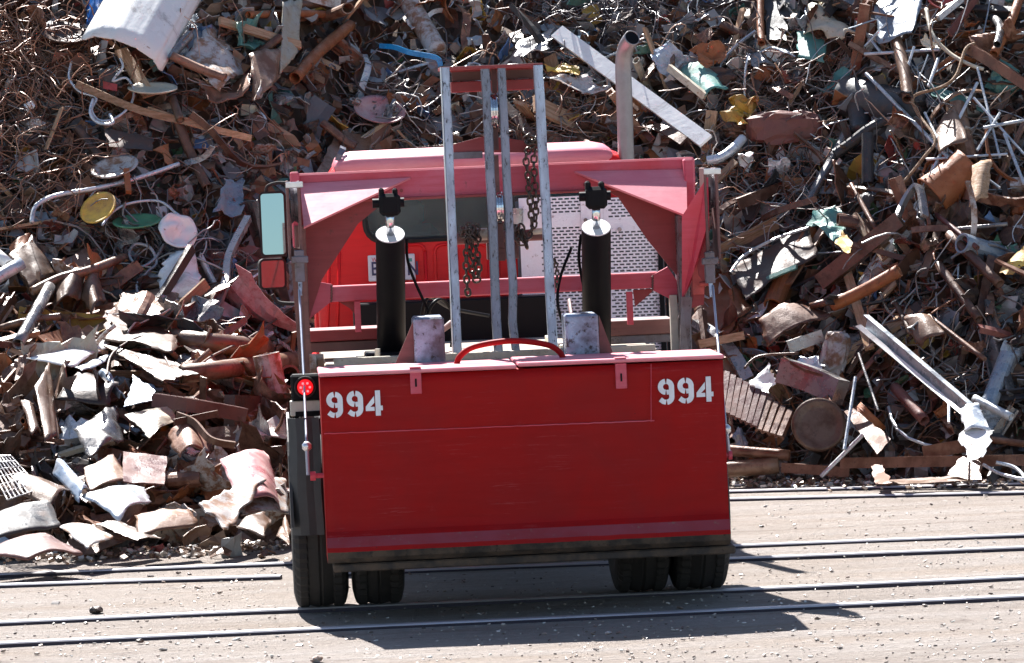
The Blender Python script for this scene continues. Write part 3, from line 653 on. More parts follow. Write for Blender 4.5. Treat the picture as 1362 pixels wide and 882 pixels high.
cable('bent_rod', 'thin rusty rod bent in an arch over the tan sheets', 'arched rod', 'rust_dark', [(142, 500, .9), (150, 470, .9), (186, 448, .9), (210, 455, .85), (222, 480, .8), (235, 500, .8)], 3.4)
cable('bent_rod', 'long thin rod curving from the tan sheets up to the truck post', None, 'rust_dark', [(250, 500, .8), (280, 475, .8), (330, 450, .7), (388, 410, .6)], 3.6)
cable('metal_cable', 'white cable hanging down beside the truck post', None, 'galvanised', [(350, 498, .75), (348, 470, .75), (354, 450, .7), (362, 443, .7)], 6)
bar('wood_beam', 'beam', 'dark striped timber wall stacked behind the tail lamp', 'dark timbers', 'rust_dark', [(305, 552, .55), (390, 556, .5)], 54, 16)
bar('steel_beam', 'beam', 'long maroon beam lying flat before the dark timbers', 'maroon beam', 'maroon', [(205, 532, .8), (260, 540, .8), (326, 552, .75)], 18, 12, 'beam', hint=upv)
sheet('steel_plate', 'plate', 'tall bent tan plate at the edge standing like a fin', 'tan fin', 'rust_tan', [(38, 525, .8), (58, 490, .6), (72, 592, .7), (55, 595, .9)], .08, .02)
sheet('steel_plate', 'plate', 'narrow curled plate beside the tan fin', None, 'rust_tan', [(28, 530, .9), (44, 545, .85), (56, 575, .9), (42, 578, 1.0)], .03)
sheet('curved_plate', 'plate', 'dark arched plate behind the creased grey plate', 'dark arched plate', 'rust_dark', [(74, 540, .6), (108, 508, .5), (160, 520, .55), (146, 545, .7)], .1, .05)
sheet('curved_plate', 'plate', 'blue steel curl standing above the blue grey wedge', None, 'blue_grey', [(130, 500, .6), (145, 498, .6), (164, 530, .7), (158, 530, .7)], .05)
sheet('folded_plate', 'plate', 'blue grey wedge shaped plate', 'blue grey wedge', 'blue_grey', [(165, 545, .7), (178, 502, .6), (206, 524, .6), (200, 536, .75)], 0, 0, .02, .02)
sheet('creased_plate', 'plate', 'creased silver grey plate leaning square', 'creased grey plate', 'steel_grey', [(101, 565, .9), (155, 540, .7), (165, 582, .8), (122, 602, 1.0)], .03, 0, .04, .02)
sheet('bent_bracket', 'bracket', 'white angular bent bracket with a pointed leg', 'white angular bracket', 'cream_paint', [(168, 545, .9), (234, 540, .8), (232, 555, .8), (200, 580, .9)], 0, 0, .02, .02)
sheet('steel_plate', 'plate', 'brown red square plate facing the yard', 'red brown square plate', 'maroon', [(164, 601, 1.0), (222, 610, .9), (218, 646, 1.0), (163, 642, 1.1)], 0, 0, .01, .01, .02)
sheet('steel_plate', 'plate', 'rusty brown plate with a bowed top below the dark timbers', None, 'rust_brown', [(222, 580, .7), (266, 570, .7), (278, 602, .8), (240, 610, .85)], .08)
bar('steel_strip', 'strip', 'narrow tan strip bent across below the maroon beam', 'tan strip', 'rust_tan', [(235, 552, .9), (258, 562, .9), (280, 585, .9), (312, 592, .85)], 9, 4)
bar('steel_strip', 'strip', 'straight tan strip crossing the bent tan strip', None, 'rust_tan', [(232, 562, .9), (290, 550, .9)], 9, 4)
sheet('pointed_plate', 'plate', 'white pointed plate near the wheel', None, 'white_paint', [(318, 590, .7), (360, 560, .6), (366, 556, .6), (388, 592, .7)], .02)
sheet('curved_plate', 'plate', 'large pale pink curved plate propped against the rear wheel', 'pale pink plate', 'pink_paint', [(292, 612, 1.0), (352, 614, .8), (384, 680, .9), (318, 672, 1.1)], .10, .03)
sheet('steel_plate', 'plate', 'white plate beside the rear wheel under the pink plate', 'white wheel plate', 'rusty_white', [(330, 640, 1.0), (378, 640, .9), (384, 682, 1.0), (322, 686, 1.1)], .03, .02)
sheet('slab', 'slab', 'mottled white slab lying slanted on the dirt', 'mottled slab', 'rusty_white', [(262, 690, 1.25), (330, 640, 1.0), (350, 656, 1.05), (298, 712, 1.3)], .02, .01, .03, .03, .04)
sheet('folded_plate', 'plate', 'folded tan plate with two pleats at the heap foot', 'folded tan plate', 'rust_tan', [(180, 686, 1.2), (250, 680, 1.1), (262, 700, 1.2), (182, 716, 1.3)], .02, .10, .01, .02)
sheet('curved_plate', 'plate', 'curved silver white plate with a curled lip', 'curled lip plate', 'galvanised', [(108, 660, 1.1), (190, 655, 1.0), (200, 668, 1.05), (156, 696, 1.2)], .06, .07)
sheet('steel_plate', 'plate', 'dusty tan plate behind the curled lip plate', None, 'rust_tan', [(112, 628, .9), (150, 612, .8), (172, 646, .95), (118, 655, 1.05)], .03)
sheet('curved_plate', 'plate', 'dark blue curved plate beside the dusty tan plate', 'dark blue curve', 'blue_grey', [(70, 630, .9), (84, 622, .9), (124, 655, 1.0), (106, 668, 1.1)], .08)
sheet('curved_plate', 'plate', 'pale arched plate in front of the steel grid', 'pale arched plate', 'rust_tan', [(0, 648, 1.0), (40, 640, .95), (100, 652, 1.0), (68, 678, 1.15)], .07, .04)
sheet('rubber_slab', 'slab', 'black curved slab lowest at the corner of the heap', 'black slab', 'black_scrap', [(-40, 700, 1.2), (66, 672, 1.1), (80, 700, 1.25), (-40, 735, 1.4)], .05, .05, .01, .01, .05)
sheet('curved_plate', 'plate', 'dull red curved plate flat on the dirt under the black slab', 'dull red plate', 'maroon', [(-30, 742, 1.45), (60, 716, 1.3), (110, 738, 1.45), (40, 746, 1.5)], .05, .05, .01, .01, .03)
sheet('curved_plate', 'plate', 'bright white curved plate next to the dull red plate', 'bright white plate', 'rusty_white', [(78, 706, 1.2), (120, 704, 1.2), (152, 720, 1.3), (118, 736, 1.4)], .04, .05)
sheet('steel_plate', 'plate', 'thin tan plate lying in front of the curled lip plate', None, 'rust_tan', [(128, 698, 1.2), (160, 696, 1.2), (214, 716, 1.3), (182, 720, 1.35)], .01)
sheet('curved_strip', 'strip', 'tan strip curled in an S shape at the heap foot', None, 'rust_tan', [(314, 712, 1.25), (350, 690, 1.15), (362, 700, 1.2), (352, 722, 1.35)], .06, .03)
sheet('curved_strip', 'strip', 'brown cone shaped offcut beside the rear wheel', None, 'rust_tan', [(374, 722, 1.3), (386, 695, 1.2), (394, 716, 1.3), (388, 730, 1.35)], .04, .03)
# steel grid
a = [SP(-20, 606, 1.0), SP(14, 606, 1.0), SP(54, 650, 1.1), SP(10, 665, 1.2)]; m_ = MB()
for i in range(7): m_.add(*tube([a[0].lerp(a[3], i / 6), a[1].lerp(a[2], i / 6)], .006, 6))
for i in range(9): m_.add(*tube([a[0].lerp(a[1], i / 8), a[3].lerp(a[2], i / 8)], .006, 6))
fin(m_, 'steel_grid', 'steel_grey', 'pale steel grid leaning in the plates at the picture edge', 'grid', None, 'steel grid')
# ---- above the truck
bar('plastic_strap', 'strap', 'bright blue strap lying high on the heap above the mast', 'blue strap', 'bright_blue', [(505, 61, .35), (525, 63, .38), (545, 70, .38), (580, 77, .35), (586, 88, .3)], 8, 3)
disc('round_cover', 'lid', 'dark ringed drum lid above the pink dish', 'dark drum lid', 'rust_dark', 500, 106, 30, 25, -20, .2, .05, .02)
disc('metal_dish', 'dish', 'pale pink dish lying open above the cab roof', 'pink dish', 'pink_paint', 505, 146, 35, 19, -10, .35, .06, .01)
sheet('steel_plate', 'plate', 'brown plain plate leaning behind the cab roof corner', 'brown roof plate', 'rust_tan', [(447, 174, .2), (492, 182, .2), (492, 232, .4), (420, 232, .4)])
drum('ribbed_cylinder', 'cylinder', 'pale spotted cylinder slanting at the very top over the blue strap', 'pale cylinder', 'rusty_white', (582, 68), (540, -4), 32, .15, 0, .06)
bar('steel_channel', 'channel', 'long white channel slanting behind the exhaust stack', 'long white channel', 'white_paint', [(741, 42, .35), (845, 119, .42), (939, 188, .42)], 25, 5, 'flat', hint=upv * .8 + fw * .6)
sheet('plastic_sheet', 'sheet', 'clear bluish plastic sheet behind the white channel', 'plastic sheet', 'clear_plastic', [(735, 72, .2), (748, 38, .15), (784, 40, .15), (776, 74, .25)], 0, 0, .06, .05)
sheet('rusty_band', 'band', 'flaking rusty white band beside the mast top', 'flaking band', 'rusty_white', [(722, 108, .3), (780, 100, .25), (818, 128, .3), (760, 118, .35)], 0, 0, .05, .04)
sheet('steel_plate', 'plate', 'yellow green crusty sheet beside the mast top', None, 'yellow_paint', [(722, 90, .25), (765, 88, .25), (772, 100, .3), (726, 98, .3)], 0, 0, .04, .05)
sheet('mesh_sheet', 'sheet', 'grey expanded sheet between the mast and the plastic sheet', None, 'steel_grey', [(688, 62, .25), (735, 40, .2), (730, 70, .3), (690, 78, .35)], 0, 0, .05, .04)
pipe('steel_pipe', 'pipe', 'upright rusty pipe at the top edge', 'upright rusty pipe', 'rust_orange', [(1013, 58, .3), (1011, 20, .25), (1012, -30, .2)], 12, .3)
sheet('steel_plate', 'plate', 'dark blue plate behind the upright rusty pipe', None, 'black_scrap', [(1018, 0, .15), (1050, 5, .15), (1046, 55, .25), (1020, 52, .25)])
lump('crushed_canister', 'canister', 'crushed brown metal tank with deep dents', 'crushed brown tank', 'maroon', 1045, 170, 98, 44, .25, .28, 7)
sheet('crumpled_foil', 'foil', 'crumpled yellow foil beside the crushed brown tank', 'yellow foil', 'yellow_paint', [(962, 160, .35), (975, 130, .3), (1008, 134, .3), (990, 165, .4)], 0, 0, .12, .08, .006, (10, 8), 2, 9)
cable('bent_duct', 'bent pale grey pipe beside the cross beam end', 'bent pale pipe', 'galvanised', [(940, 214, .35), (958, 210, .35), (975, 198, .35), (988, 184, .3)], 15)
sheet('steel_plate', 'plate', 'folded green plate above the yellow foil', 'folded green plate', 'teal_paint', [(905, 98, .2), (940, 84, .2), (968, 120, .3), (938, 128, .35)], .05)
bar('steel_bar', 'bar', 'pale bar crossing beside the folded green plate', None, 'cream_paint', [(890, 90, .35), (915, 110, .35), (938, 128, .35)], 11, 7)
sheet('steel_box', 'box', 'dark green open box near the top edge', 'green box', 'teal_paint', [(1060, 40, .25), (1102, 48, .2), (1096, 84, .3), (1062, 76, .35)], .0, .02)
sheet('crumpled_sheet', 'sheet', 'white crumpled sheet draped over the green box', 'white draped sheet', 'cream_paint', [(1064, 40, .35), (1092, 12, .25), (1140, 40, .25), (1120, 50, .35)], .04, 0, .08, .07)
sheet('crumpled_sheet', 'sheet', 'grey crumpled sheet left of the green box', None, 'steel_grey', [(985, 62, .25), (1005, 48, .2), (1022, 82, .3), (1000, 88, .35)], 0, 0, .05, .04)
sheet('crumpled_sheet', 'sheet', 'orange rag like sheet behind the exhaust tip', None, 'rust_orange', [(920, 66, .3), (972, 56, .25), (968, 78, .3), (930, 84, .35)], 0, 0, .08, .06)
# ---- right side
sheet('large_sheet', 'panel', 'tall blue grey scorched panel at the top', 'scorched panel', 'blue_grey', [(1164, 0, .2), (1232, -10, .2), (1218, 50, .3), (1172, 62, .35)], .04, 0, .02, .03)
disc('red_dish', 'dish', 'round red dish cut by the top edge', 'red dish', 'red_scrap', 1254, -2, 22, 16, -10, .25, .03)
bar('steel_bar', 'bar', 'white bar slanting up beside the red dish', None, 'galvanised', [(1248, 24, .35), (1290, -10, .3)], 9, 6)
pipe('steel_pipe', 'pipe', 'rusty pipe leaning up into the far corner', 'corner pipe', 'rust_orange', [(1322, 72, .35), (1345, 28, .3), (1362, -20, .25)], 14, .3)
pipe('steel_pipe', 'pipe', 'tan ribbed tube standing in the steel rods', 'tan ribbed tube', 'rust_tan', [(1208, 132, .4), (1202, 90, .35), (1192, 52, .3)], 18, .35, dent=.16)
cable('metal_cable', 'thick cream cable looping down from the scorched panel', 'cream cable', 'cream_paint', [(1232, 12, .35), (1240, 45, .4), (1262, 70, .4), (1290, 86, .4), (1308, 92, .35)], 6)
cable('metal_cable', 'tan cable wriggling down between the rods', None, 'aged_wood', [(1296, 58, .4), (1284, 66, .4), (1272, 100, .4), (1252, 116, .4), (1216, 128, .4), (1220, 150, .4), (1244, 185, .4), (1230, 208, .4), (1200, 245, .4)], 5)
drum('steel_drum', 'drum', 'black crushed drum lying behind the rods', 'black drum', 'black_scrap', (1128, 128), (1230, 152), 62, .1, 2, .12)
drum('steel_drum', 'drum', 'short black drum standing below the black crushed drum', None, 'black_scrap', (1146, 176), (1142, 140), 36, .15, 1, .08)
drum('steel_drum', 'drum', 'orange rusty barrel shell lying open on the slope', 'orange barrel', 'rust_orange', (1240, 262), (1290, 222), 62, .25, 1, .14, True)
sheet('barrel_stave', 'plate', 'brown curved plate leaning on the orange barrel', None, 'aged_wood', [(1294, 222, .45), (1318, 216, .4), (1312, 262, .45), (1290, 275, .5)], .04)
for i, (p0, p1, w_) in enumerate((((1150, 72), (1250, 66), 5), ((1152, 98), (1262, 210), 6), ((1216, 62), (1204, 100), 4), ((1235, 115), (1248, 78), 5), ((1222, 262), (1300, 110), 5), ((1262, 200), (1330, 250), 4), ((1232, 212), (1340, 205), 4), ((1330, 150), (1300, 200), 4), ((1308, 170), (1362, 160), 5), ((1295, 130), (1362, 205), 4), ((1336, 178), (1362, 245), 5), ((1140, 30), (1172, 70), 5), ((1180, 30), (1150, 62), 4), ((1318, 45), (1362, 44), 5), ((1300, 90), (1330, 210), 4), ((1270, 230), (1230, 150), 4))):
    fin(MB().add(*tube([SP(*p0, .4), SP(*p1, .35)], w_ / 2 * .0053, 8)), 'steel_rod', 'galvanised', ['level pale rod below the scorched panel', 'long pale rod slanting across the black drum', 'short bright rod under the scorched panel', 'short rod beside the tan ribbed tube', 'long rod rising from the bracket toward the corner pipe', 'rod slanting beside the orange barrel toward the edge', 'level rod just above the orange barrel', 'short rod standing between the teal sheets', 'bright rod ending at the picture edge', 'long rod running down behind the corner pipe to the edge', 'steep rod at the picture edge beside the orange barrel', 'short rod leaning beside the scorched panel', 'short rod crossing under the scorched panel corner', 'bright level bar at the edge under the corner pipe', 'steep thin rod below the corner pipe', 'rod between the black drum and the orange barrel'][i], 'rod', 'steel rods bristling on the heap')
sheet('teal_sheet', 'sheet', 'teal sheet glimpsed between the rods', 'teal sheet', 'teal_paint', [(1230, 110, .2), (1300, 135, .2), (1310, 150, .25), (1240, 128, .25)])
bar('steel_beam', 'beam', 'long brown beam leaning down from the corner pipe', 'long brown beam', 'rust_brown', [(1290, 65, .35), (1330, 90, .35), (1375, 120, .3)], 16, 10, 'beam')
sheet('steel_plate', 'plate', 'tan folded plate above the orange barrel', None, 'rust_tan', [(1248, 178, .3), (1272, 140, .25), (1290, 190, .35), (1252, 206, .4)], .04)
bar('channel_bracket', 'bracket', 'grey fork shaped bracket holding the pink square tube', 'fork bracket', 'steel_grey', [(1192, 292, .5), (1206, 262, .45), (1222, 248, .45), (1230, 288, .5)], 11, 6)
bar('square_tube', 'tube', 'pinkish brown square tube with its end lit by the sun', 'square tube', 'rust_tan', [(1092, 376, .3), (1150, 330, .45), (1198, 292, .5)], 24, 18)
pipe('steel_pipe', 'pipe', 'rusty orange pipe below the square tube', 'orange pipe', 'rust_orange', [(1108, 406, .45), (1150, 386, .5), (1196, 360, .5)], 19, .5)
pipe('steel_pipe', 'pipe', 'thin rusty pipe alongside the orange pipe', None, 'rust_brown', [(1078, 408, .45), (1140, 390, .5)], 11, .5)
sheet('steel_plate', 'plate', 'dark glassy plate with a bright curved edge', 'dark glassy plate', 'rust_dark', [(972, 360, .25), (1075, 302, .2), (1090, 345, .3), (992, 400, .35)], .02, 0, .02, .02)
bar('edge_trim', 'trim', 'thin bright trim curving along the dark glassy plate', None, 'galvanised', [(972, 362, .35), (990, 340, .35), (1030, 318, .33), (1075, 303, .3)], 3.5, 3)
sheet('crumpled_sheet', 'sheet', 'dull green crumpled sheet above the square tube', None, 'teal_paint', [(1078, 300, .35), (1096, 280, .3), (1125, 285, .3), (1120, 325, .4)], 0, 0, .07, .05)
sheet('yellow_offcut', 'offcut', 'small yellow offcut beside the square tube', 'yellow offcut', 'yellow_paint', [(1112, 328, .5), (1120, 308, .45), (1136, 326, .5), (1128, 340, .55)], 0, 0, .02, .02)
sheet('steel_plate', 'plate', 'rust stained blue grey plate right behind the truck arm', 'rust stained plate', 'rust_orange', [(916, 430, .1), (950, 340, .1), (1000, 412, .2), (960, 450, .25)], .02, 0, .03, .03)
bar('wood_plank', 'plank', 'tan wooden stake pointing out beside the truck arm', None, 'aged_wood', [(930, 458, .35), (990, 446, .4)], 12, 7)
sheet('curved_plate', 'plate', 'large dark brown curved plate below the orange pipe', 'dark brown curve', 'rust_brown', [(1010, 425, .45), (1060, 408, .4), (1110, 418, .4), (1020, 462, .5)], .08, .03)
sheet('shovel_plate', 'plate', 'tan spade shaped plate with a thin handle', 'spade plate', 'rust_tan', [(1204, 424, .45), (1240, 425, .4), (1257, 445, .45), (1222, 462, .5)], .05, .03)
cable('bent_rod', 'rusty rod forming the handle of the spade plate', None, 'rust_tan', [(1188, 398, .4), (1200, 420, .45), (1212, 445, .5)], 8)
bar('gutter_channel', 'gutter', 'long grey gutter sliding down the heap to the dirt', 'grey gutter', 'galvanised', [(1150, 428, .55), (1225, 492, .7), (1300, 556, .8)], 22, 9, 'channel')
sheet('gutter_edge', 'strip', 'bright folded edge strip along the grey gutter', None, 'white_paint', [(1138, 434, .6), (1146, 432, .6), (1296, 560, .88), (1284, 556, .88)], 0, 0, .004, .006, .008, (14, 2))
sheet('torn_sheet', 'sheet', 'torn white sheet hanging from the low end of the gutter', 'torn white end', 'white_paint', [(1278, 580, .95), (1318, 570, .9), (1312, 606, 1.0), (1286, 612, 1.05)], 0, 0, .012, .05, .008)
sheet('bent_end', 'plate', 'twisted grey end of the gutter', None, 'galvanised', [(1276, 545, .85), (1300, 540, .8), (1318, 572, .9), (1284, 578, .95)], .04, 0, .02, .02)
for i, (p0, p1, mt, w_, lb) in enumerate([((1248, 352), (1302, 425), 'rust_brown', 13, 'rusty pipe with a flange hanging in the dark'), ((1262, 312), (1330, 378), 'rust_brown', 15, 'dark rusty pipe above the flanged pipe'), ((1235, 420), (1310, 478), 'rust_brown', 7, 'thin rusty bar beside the spade plate'), ((1246, 286), (1300, 330), 'maroon', 8, 'maroon bar below the orange barrel'), ((1270, 305), (1340, 298), 'steel_grey', 6, 'level grey bar below the orange barrel'), ((1132, 245), (1165, 305), 'rust_brown', 7, 'thin brown bar behind the fork bracket'), ((1226, 232), (1236, 300), 'rust_brown', 6, 'steep brown bar beside the fork bracket'), ((1190, 515), (1230, 560), 'maroon', 16, 'maroon pipe half hidden under the gutter'), ((1296, 530), (1345, 555), 'galvanised', 12, 'grey bar beyond the low end of the gutter'), ((1318, 585), (1375, 592), 'rust_tan', 10, 'tan bar beyond the torn white end')]):
    pipe('steel_pipe', 'pipe', lb, None, mt, [(*p0, .35), (*p1, .4)], w_, .4)
sheet('steel_plate', 'plate', 'yellow green plate at the picture edge', 'yellow green plate', 'yellow_paint', [(1330, 362, .3), (1362, 325, .3), (1375, 345, .35), (1345, 366, .4)])
disc('drum_end', 'drum', 'round rusty drum end facing the yard', 'round drum', 'rust_tan', 1089, 565, 36, 35, 0, .75, .0, .018, 0, False, .05)
drum('steel_drum', 'drum', 'rusty drum body behind the round drum end', None, 'rust_orange', (1092, 566), (1116, 552), 66, .55, 2, .03)
drum('steel_drum', 'drum', 'half hidden orange drum between the round drum and the punched strip', 'orange drum', 'rust_orange', (1152, 562), (1162, 552), 52, .5, 1, .03)
sheet('punched_strip', 'strip', 'rusty punched strip with a row of holes', 'punched strip', 'rust_brown', [(1122, 548, .8), (1135, 544, .75), (1185, 584, .85), (1168, 606, .95)], 0, 0, .01, .01, .02)
# corrugated rusty radiators
def ribs(c, nribs, mat, name, label, short, cat):
    m_ = MB(); A = [SP(*q) for q in c]; nrm = (A[1] - A[0]).cross(A[3] - A[0]).normalized(); nrm = nrm if nrm.dot(CAM - A[0]) > 0 else -nrm
    nu = nribs * 4; g = []
    for i in range(nu + 1):
        for j in range(5): u, v_ = i / nu, j / 4; p = A[0] * (1 - u) * (1 - v_) + A[1] * u * (1 - v_) + A[2] * u * v_ + A[3] * (1 - u) * v_; g.append(p + nrm * (.022 * (1 if (i // 2) % 2 else 0)))
    m_.add(*slab(g, nu, 4, .02)); return fin(m_, name, mat, label, cat, None, short)
ribs([(962, 496, .6), (1020, 528, .65), (1006, 572, .8), (955, 548, .8)], 7, 'maroon', 'ribbed_radiator', 'rusty ribbed radiator casting beside the red box', 'ribbed radiator', 'radiator')
ribs([(1018, 530, .65), (1054, 552, .7), (1040, 585, .8), (1004, 574, .8)], 4, 'rust_brown', 'ribbed_radiator', 'smaller ribbed casting touching the round drum', 'small ribbed casting', 'radiator')
bar('square_duct', 'duct', 'grey crushed duct with a rusty rim above the round drum', 'crushed duct', 'steel_grey', [(1038, 492, .65), (1080, 505, .65), (1118, 522, .65)], 36, 26, off=.65)
bar('rim_bar', 'bar', 'thin rusty rim along the crushed duct', None, 'rust_brown', [(1042, 476, .75), (1070, 492, .75), (1116, 505, .75)], 4, 4)
sheet('crumpled_sheet', 'sheet', 'white crumpled sheet behind the ribbed radiator', 'white crumpled sheet', 'white_paint', [(990, 515, .55), (1024, 488, .5), (1034, 508, .55), (1014, 528, .65)], 0, 0, .04, .04)
lump('concrete_lump', 'lump', 'pale pitted block above the crushed duct', 'pale block', 'rusty_white', 1110, 470, 36, 60, .4, .25, 11, -8)
sheet('crumpled_sheet', 'sheet', 'silver crumpled scrap behind the crushed duct', None, 'galvanised', [(1048, 482, .55), (1090, 476, .5), (1092, 500, .6), (1060, 505, .65)], 0, 0, .07, .06)
bar('steel_plate_offcut', 'offcut', 'grey offcut with a bright edge left of the pale block', None, 'steel_grey', [(1048, 462, .45), (1094, 446, .4)], 18, 8)
cable('bent_rod', 'thin rusty rod bent into a hook above the ribbed radiator', None, 'rust_brown', [(990, 490, .7), (1010, 474, .7), (1062, 470, .7)], 4)
for p0, p1, lb, w_ in (((1138, 502), (1123, 598), 'white steep rod before the round drum', 5), ((1092, 634), (1148, 578), 'bluish bent bar leaning from the dirt to the punched strip', 6), ((1142, 470), (1168, 546), 'thin dark rod behind the white steep rod', 4), ((1262, 537), (1262, 562), 'short white stick hanging in the dark', 4)):
    fin(MB().add(*tube([SP(*p0, .85), SP(*p1, .95)], w_ / 2 * .0053, 8)), 'steel_rod', 'galvanised' if 'dark' not in lb.split()[1] else 'steel_grey', lb, 'rod')
pipe('steel_pipe', 'pipe', 'tan pipe lying on the dirt beside the red box', 'ground pipe', 'rust_tan', [(950, 626, .5), (1036, 619, .5)], 24, .5)
pipe('steel_pipe', 'pipe', 'brown pipe stacked above the tan ground pipe', None, 'rust_brown', [(955, 598, .5), (1050, 606, .5)], 16, .5)
bar('flat_bar', 'bar', 'level brown girder along the foot of the heap', 'foot girder', 'rust_brown', [(1120, 616, .7), (1240, 614, .7), (1420, 611, .7)], 15, 10, 'beam')
bar('flat_bar', 'bar', 'long low brown girder lying on the dirt behind the far rails', None, 'rust_brown', [(1040, 622, .5), (1130, 628, .5)], 14, 8)
sheet('steel_wedge', 'plate', 'small brown wedge plate leaning on the foot girder', 'brown wedge', 'rust_orange', [(1158, 620, .9), (1172, 618, .9), (1186, 644, 1.0), (1166, 644, 1.0)])
sheet('steel_plate', 'plate', 'flat tan strip plate at the foot of the heap', None, 'rust_tan', [(1180, 640, .85), (1270, 634, .75), (1296, 640, .85), (1200, 645, .9)])
sheet('steel_wedge', 'plate', 'bigger tan wedge plate leaning under the torn white end', None, 'rust_tan', [(1258, 634, .85), (1278, 610, .75), (1304, 612, .75), (1306, 640, .9)])
bar('steel_beam', 'beam', 'tan beam with a sunlit top behind the foot girder', None, 'rust_tan', [(1230, 602, .6), (1290, 592, .6)], 18, 12, 'beam')
cable('metal_cable', 'pale blue cable looping on the dirt beside the torn white end', None, 'galvanised', [(1308, 618, .85), (1330, 630, .9), (1362, 637, .95), (1350, 622, .9), (1325, 615, .9)], 5)
def stone(x, y, s, label, mat):
    o = G(x, y); m_ = MB(); g = []; f = []
    for i in range(7):
        for j in range(12):
            th = PI * i / 6; ph = PI * j / 6; d = Vector((math.sin(th) * math.cos(ph), math.sin(th) * math.sin(ph), math.cos(th) * .55)); d *= s * (1 + .5 * noise.noise(d * 1.8 + Vector((x, 0, 0)))); g.append(o + d + Vector((0, 0, s * .3)))
    for i in range(6):
        for j in range(12): f.append((i * 12 + j, i * 12 + (j + 1) % 12, (i + 1) * 12 + (j + 1) % 12, (i + 1) * 12 + j))
    m_.add(g, f); fin(m_, 'rock', mat, label, 'rock')
stone(128, 814, .04, 'dark rock lying alone between the two rail pairs', 'rust_dark'); stone(186, 854, .022, 'small dark stone on the nearest rail edge', 'rust_dark'); stone(282, 841, .016, 'tiny stone on the nearest rail beside the truck shadow', 'rust_dark'); stone(421, 879, .03, 'pale stone at the bottom picture edge', 'rusty_white'); stone(809, 843, .018, 'white chip below the edge of the truck shadow', 'rusty_white'); stone(237, 763, .018, 'dark stone between the rails near the plate pile', 'rust_dark')


# ------------------------------------------------------------------ the many ordinary pieces: each its own object
HERO += [(230, 330, 'wire coils'), (20, 200, 'rusty wire mass'), (370, 300, 'mirror'), (640, 30, 'mast top'), (840, 60, 'exhaust tip'), (940, 250, 'pulley arm'), (395, 515, 'tail lamp'), (975, 560, 'cable pin'), (1000, 650, 'far rails')]
SIDE = {(0, -1): 'above', (0, 1): 'below', (1, 0): 'right of', (-1, 0): 'left of'}
CN = {'rust_brown': 'brown', 'rust_tan': 'tan', 'rust_orange': 'orange rusty', 'rust_dark': 'dark', 'maroon': 'maroon', 'steel_grey': 'grey', 'galvanised': 'silver', 'white_paint': 'white', 'cream_paint': 'cream', 'blue_grey': 'blue grey', 'teal_paint': 'teal', 'yellow_paint': 'yellow', 'pink_paint': 'pink', 'rusty_white': 'rust spotted white', 'black_scrap': 'black', 'aged_wood': 'wooden'}
USED = {}
def where(x, y):
    b_ = min(HERO, key=lambda h: (h[0] - x) ** 2 + (h[1] - y) ** 2 * 1.3); dx, dy = x - b_[0], y - b_[1]
    s_ = ('to the right of' if dx > 0 else 'to the left of') if abs(dx) > abs(dy) * 1.4 else ('above' if dy < 0 else 'below'); s_ = s_.replace('to the right of', 'right of').replace('to the left of', 'left of')
    near = math.hypot(dx, dy); return ('just ' if near < 22 else 'far ' if near > 75 else '') + s_ + ' the ' + b_[2]
def describe(kind, mat, size, x, y, lean):
    base = f"{size} {CN[mat]} {kind}"
    for extra in ('', lean, lean + ' partly buried', 'rough ' + lean):
        lab = ' '.join(f"{base} {extra} {where(x, y)}".split())
        if lab not in USED: USED[lab] = 1; return lab
    return lab
def plate_mesh(s, W, curl, twist, crump, jag, seed, th=.012, hole=False):
    nu, nv = 10, 6; g = []; rj = random.Random(seed)
    cut = [rj.uniform(-.45, .45) for _ in range(4)]; fold, fold2, c0, c1 = rj.choice((0, .3, .6, -.5)), rj.choice((0, 0, .4)), rj.uniform(-.25, .25), rj.uniform(-.2, .2)
    for i in range(nu + 1):
        for j in range(nv + 1):
            u, v_ = i / nu - .5, j / nv - .5; x = u * s * (1 + cut[0] * v_); y = v_ * W * (1 + cut[1] * u * 1.6)
            if i in (0, nu) or j in (0, nv): x += jag * noise.noise(Vector((u * 9, v_ * 9, seed))) * s; y += jag * noise.noise(Vector((u * 9, v_ * 9, seed + 9))) * s
            if curl: a = u * curl * 2; rr = s / (curl * 2); px, pz = math.sin(a) * rr, (1 - math.cos(a)) * rr
            else: px, pz = x, 0
            px += x - u * s; z = pz + crump * s * noise.noise(Vector((u * 3, v_ * 3, seed * 1.7))) + twist * u * v_ * s + fold * s * (abs(u - c0 + .4 * v_) - .25) + fold2 * s * abs(v_ - c1); g.append((px, y, z))
    return slab(g, nu, nv, th)
PROTO = []
def proto(kind, name, cat, shapes):
    me_l = []
    for v, f in shapes:
        me = bpy.data.meshes.new(name); me.from_pydata([tuple(p) for p in v], [], f); me.materials.append(M['rust_brown']); me_l.append(me)
    PROTO.append((kind, name, cat, me_l))
def path3(L, b1, b2=0, n_=8): return [Vector((L * (i / n_ - .5), b1 * math.sin(PI * i / n_) + b2 * math.sin(2 * PI * i / n_), b2 * math.sin(PI * i / n_))) for i in range(n_ + 1)]
U = R.uniform
proto('plate', 'scrap_plate', 'plate', [plate_mesh(1, U(.45, .9), c, U(-.4, .4), U(.03, .14), .10, i, .022) for i, c in enumerate((0, .0, .3, .5, .8, -.4, .2, 1.0, .1, 0, .6, -.7))])
proto('curled sheet', 'curled_sheet', 'sheet', [plate_mesh(1, U(.25, .6), c, U(-.6, .6), U(.08, .2), .14, 40 + i, .014) for i, c in enumerate((1.2, .9, 1.5, -1.1, 1.3, .7, 1.0, -1.4))])
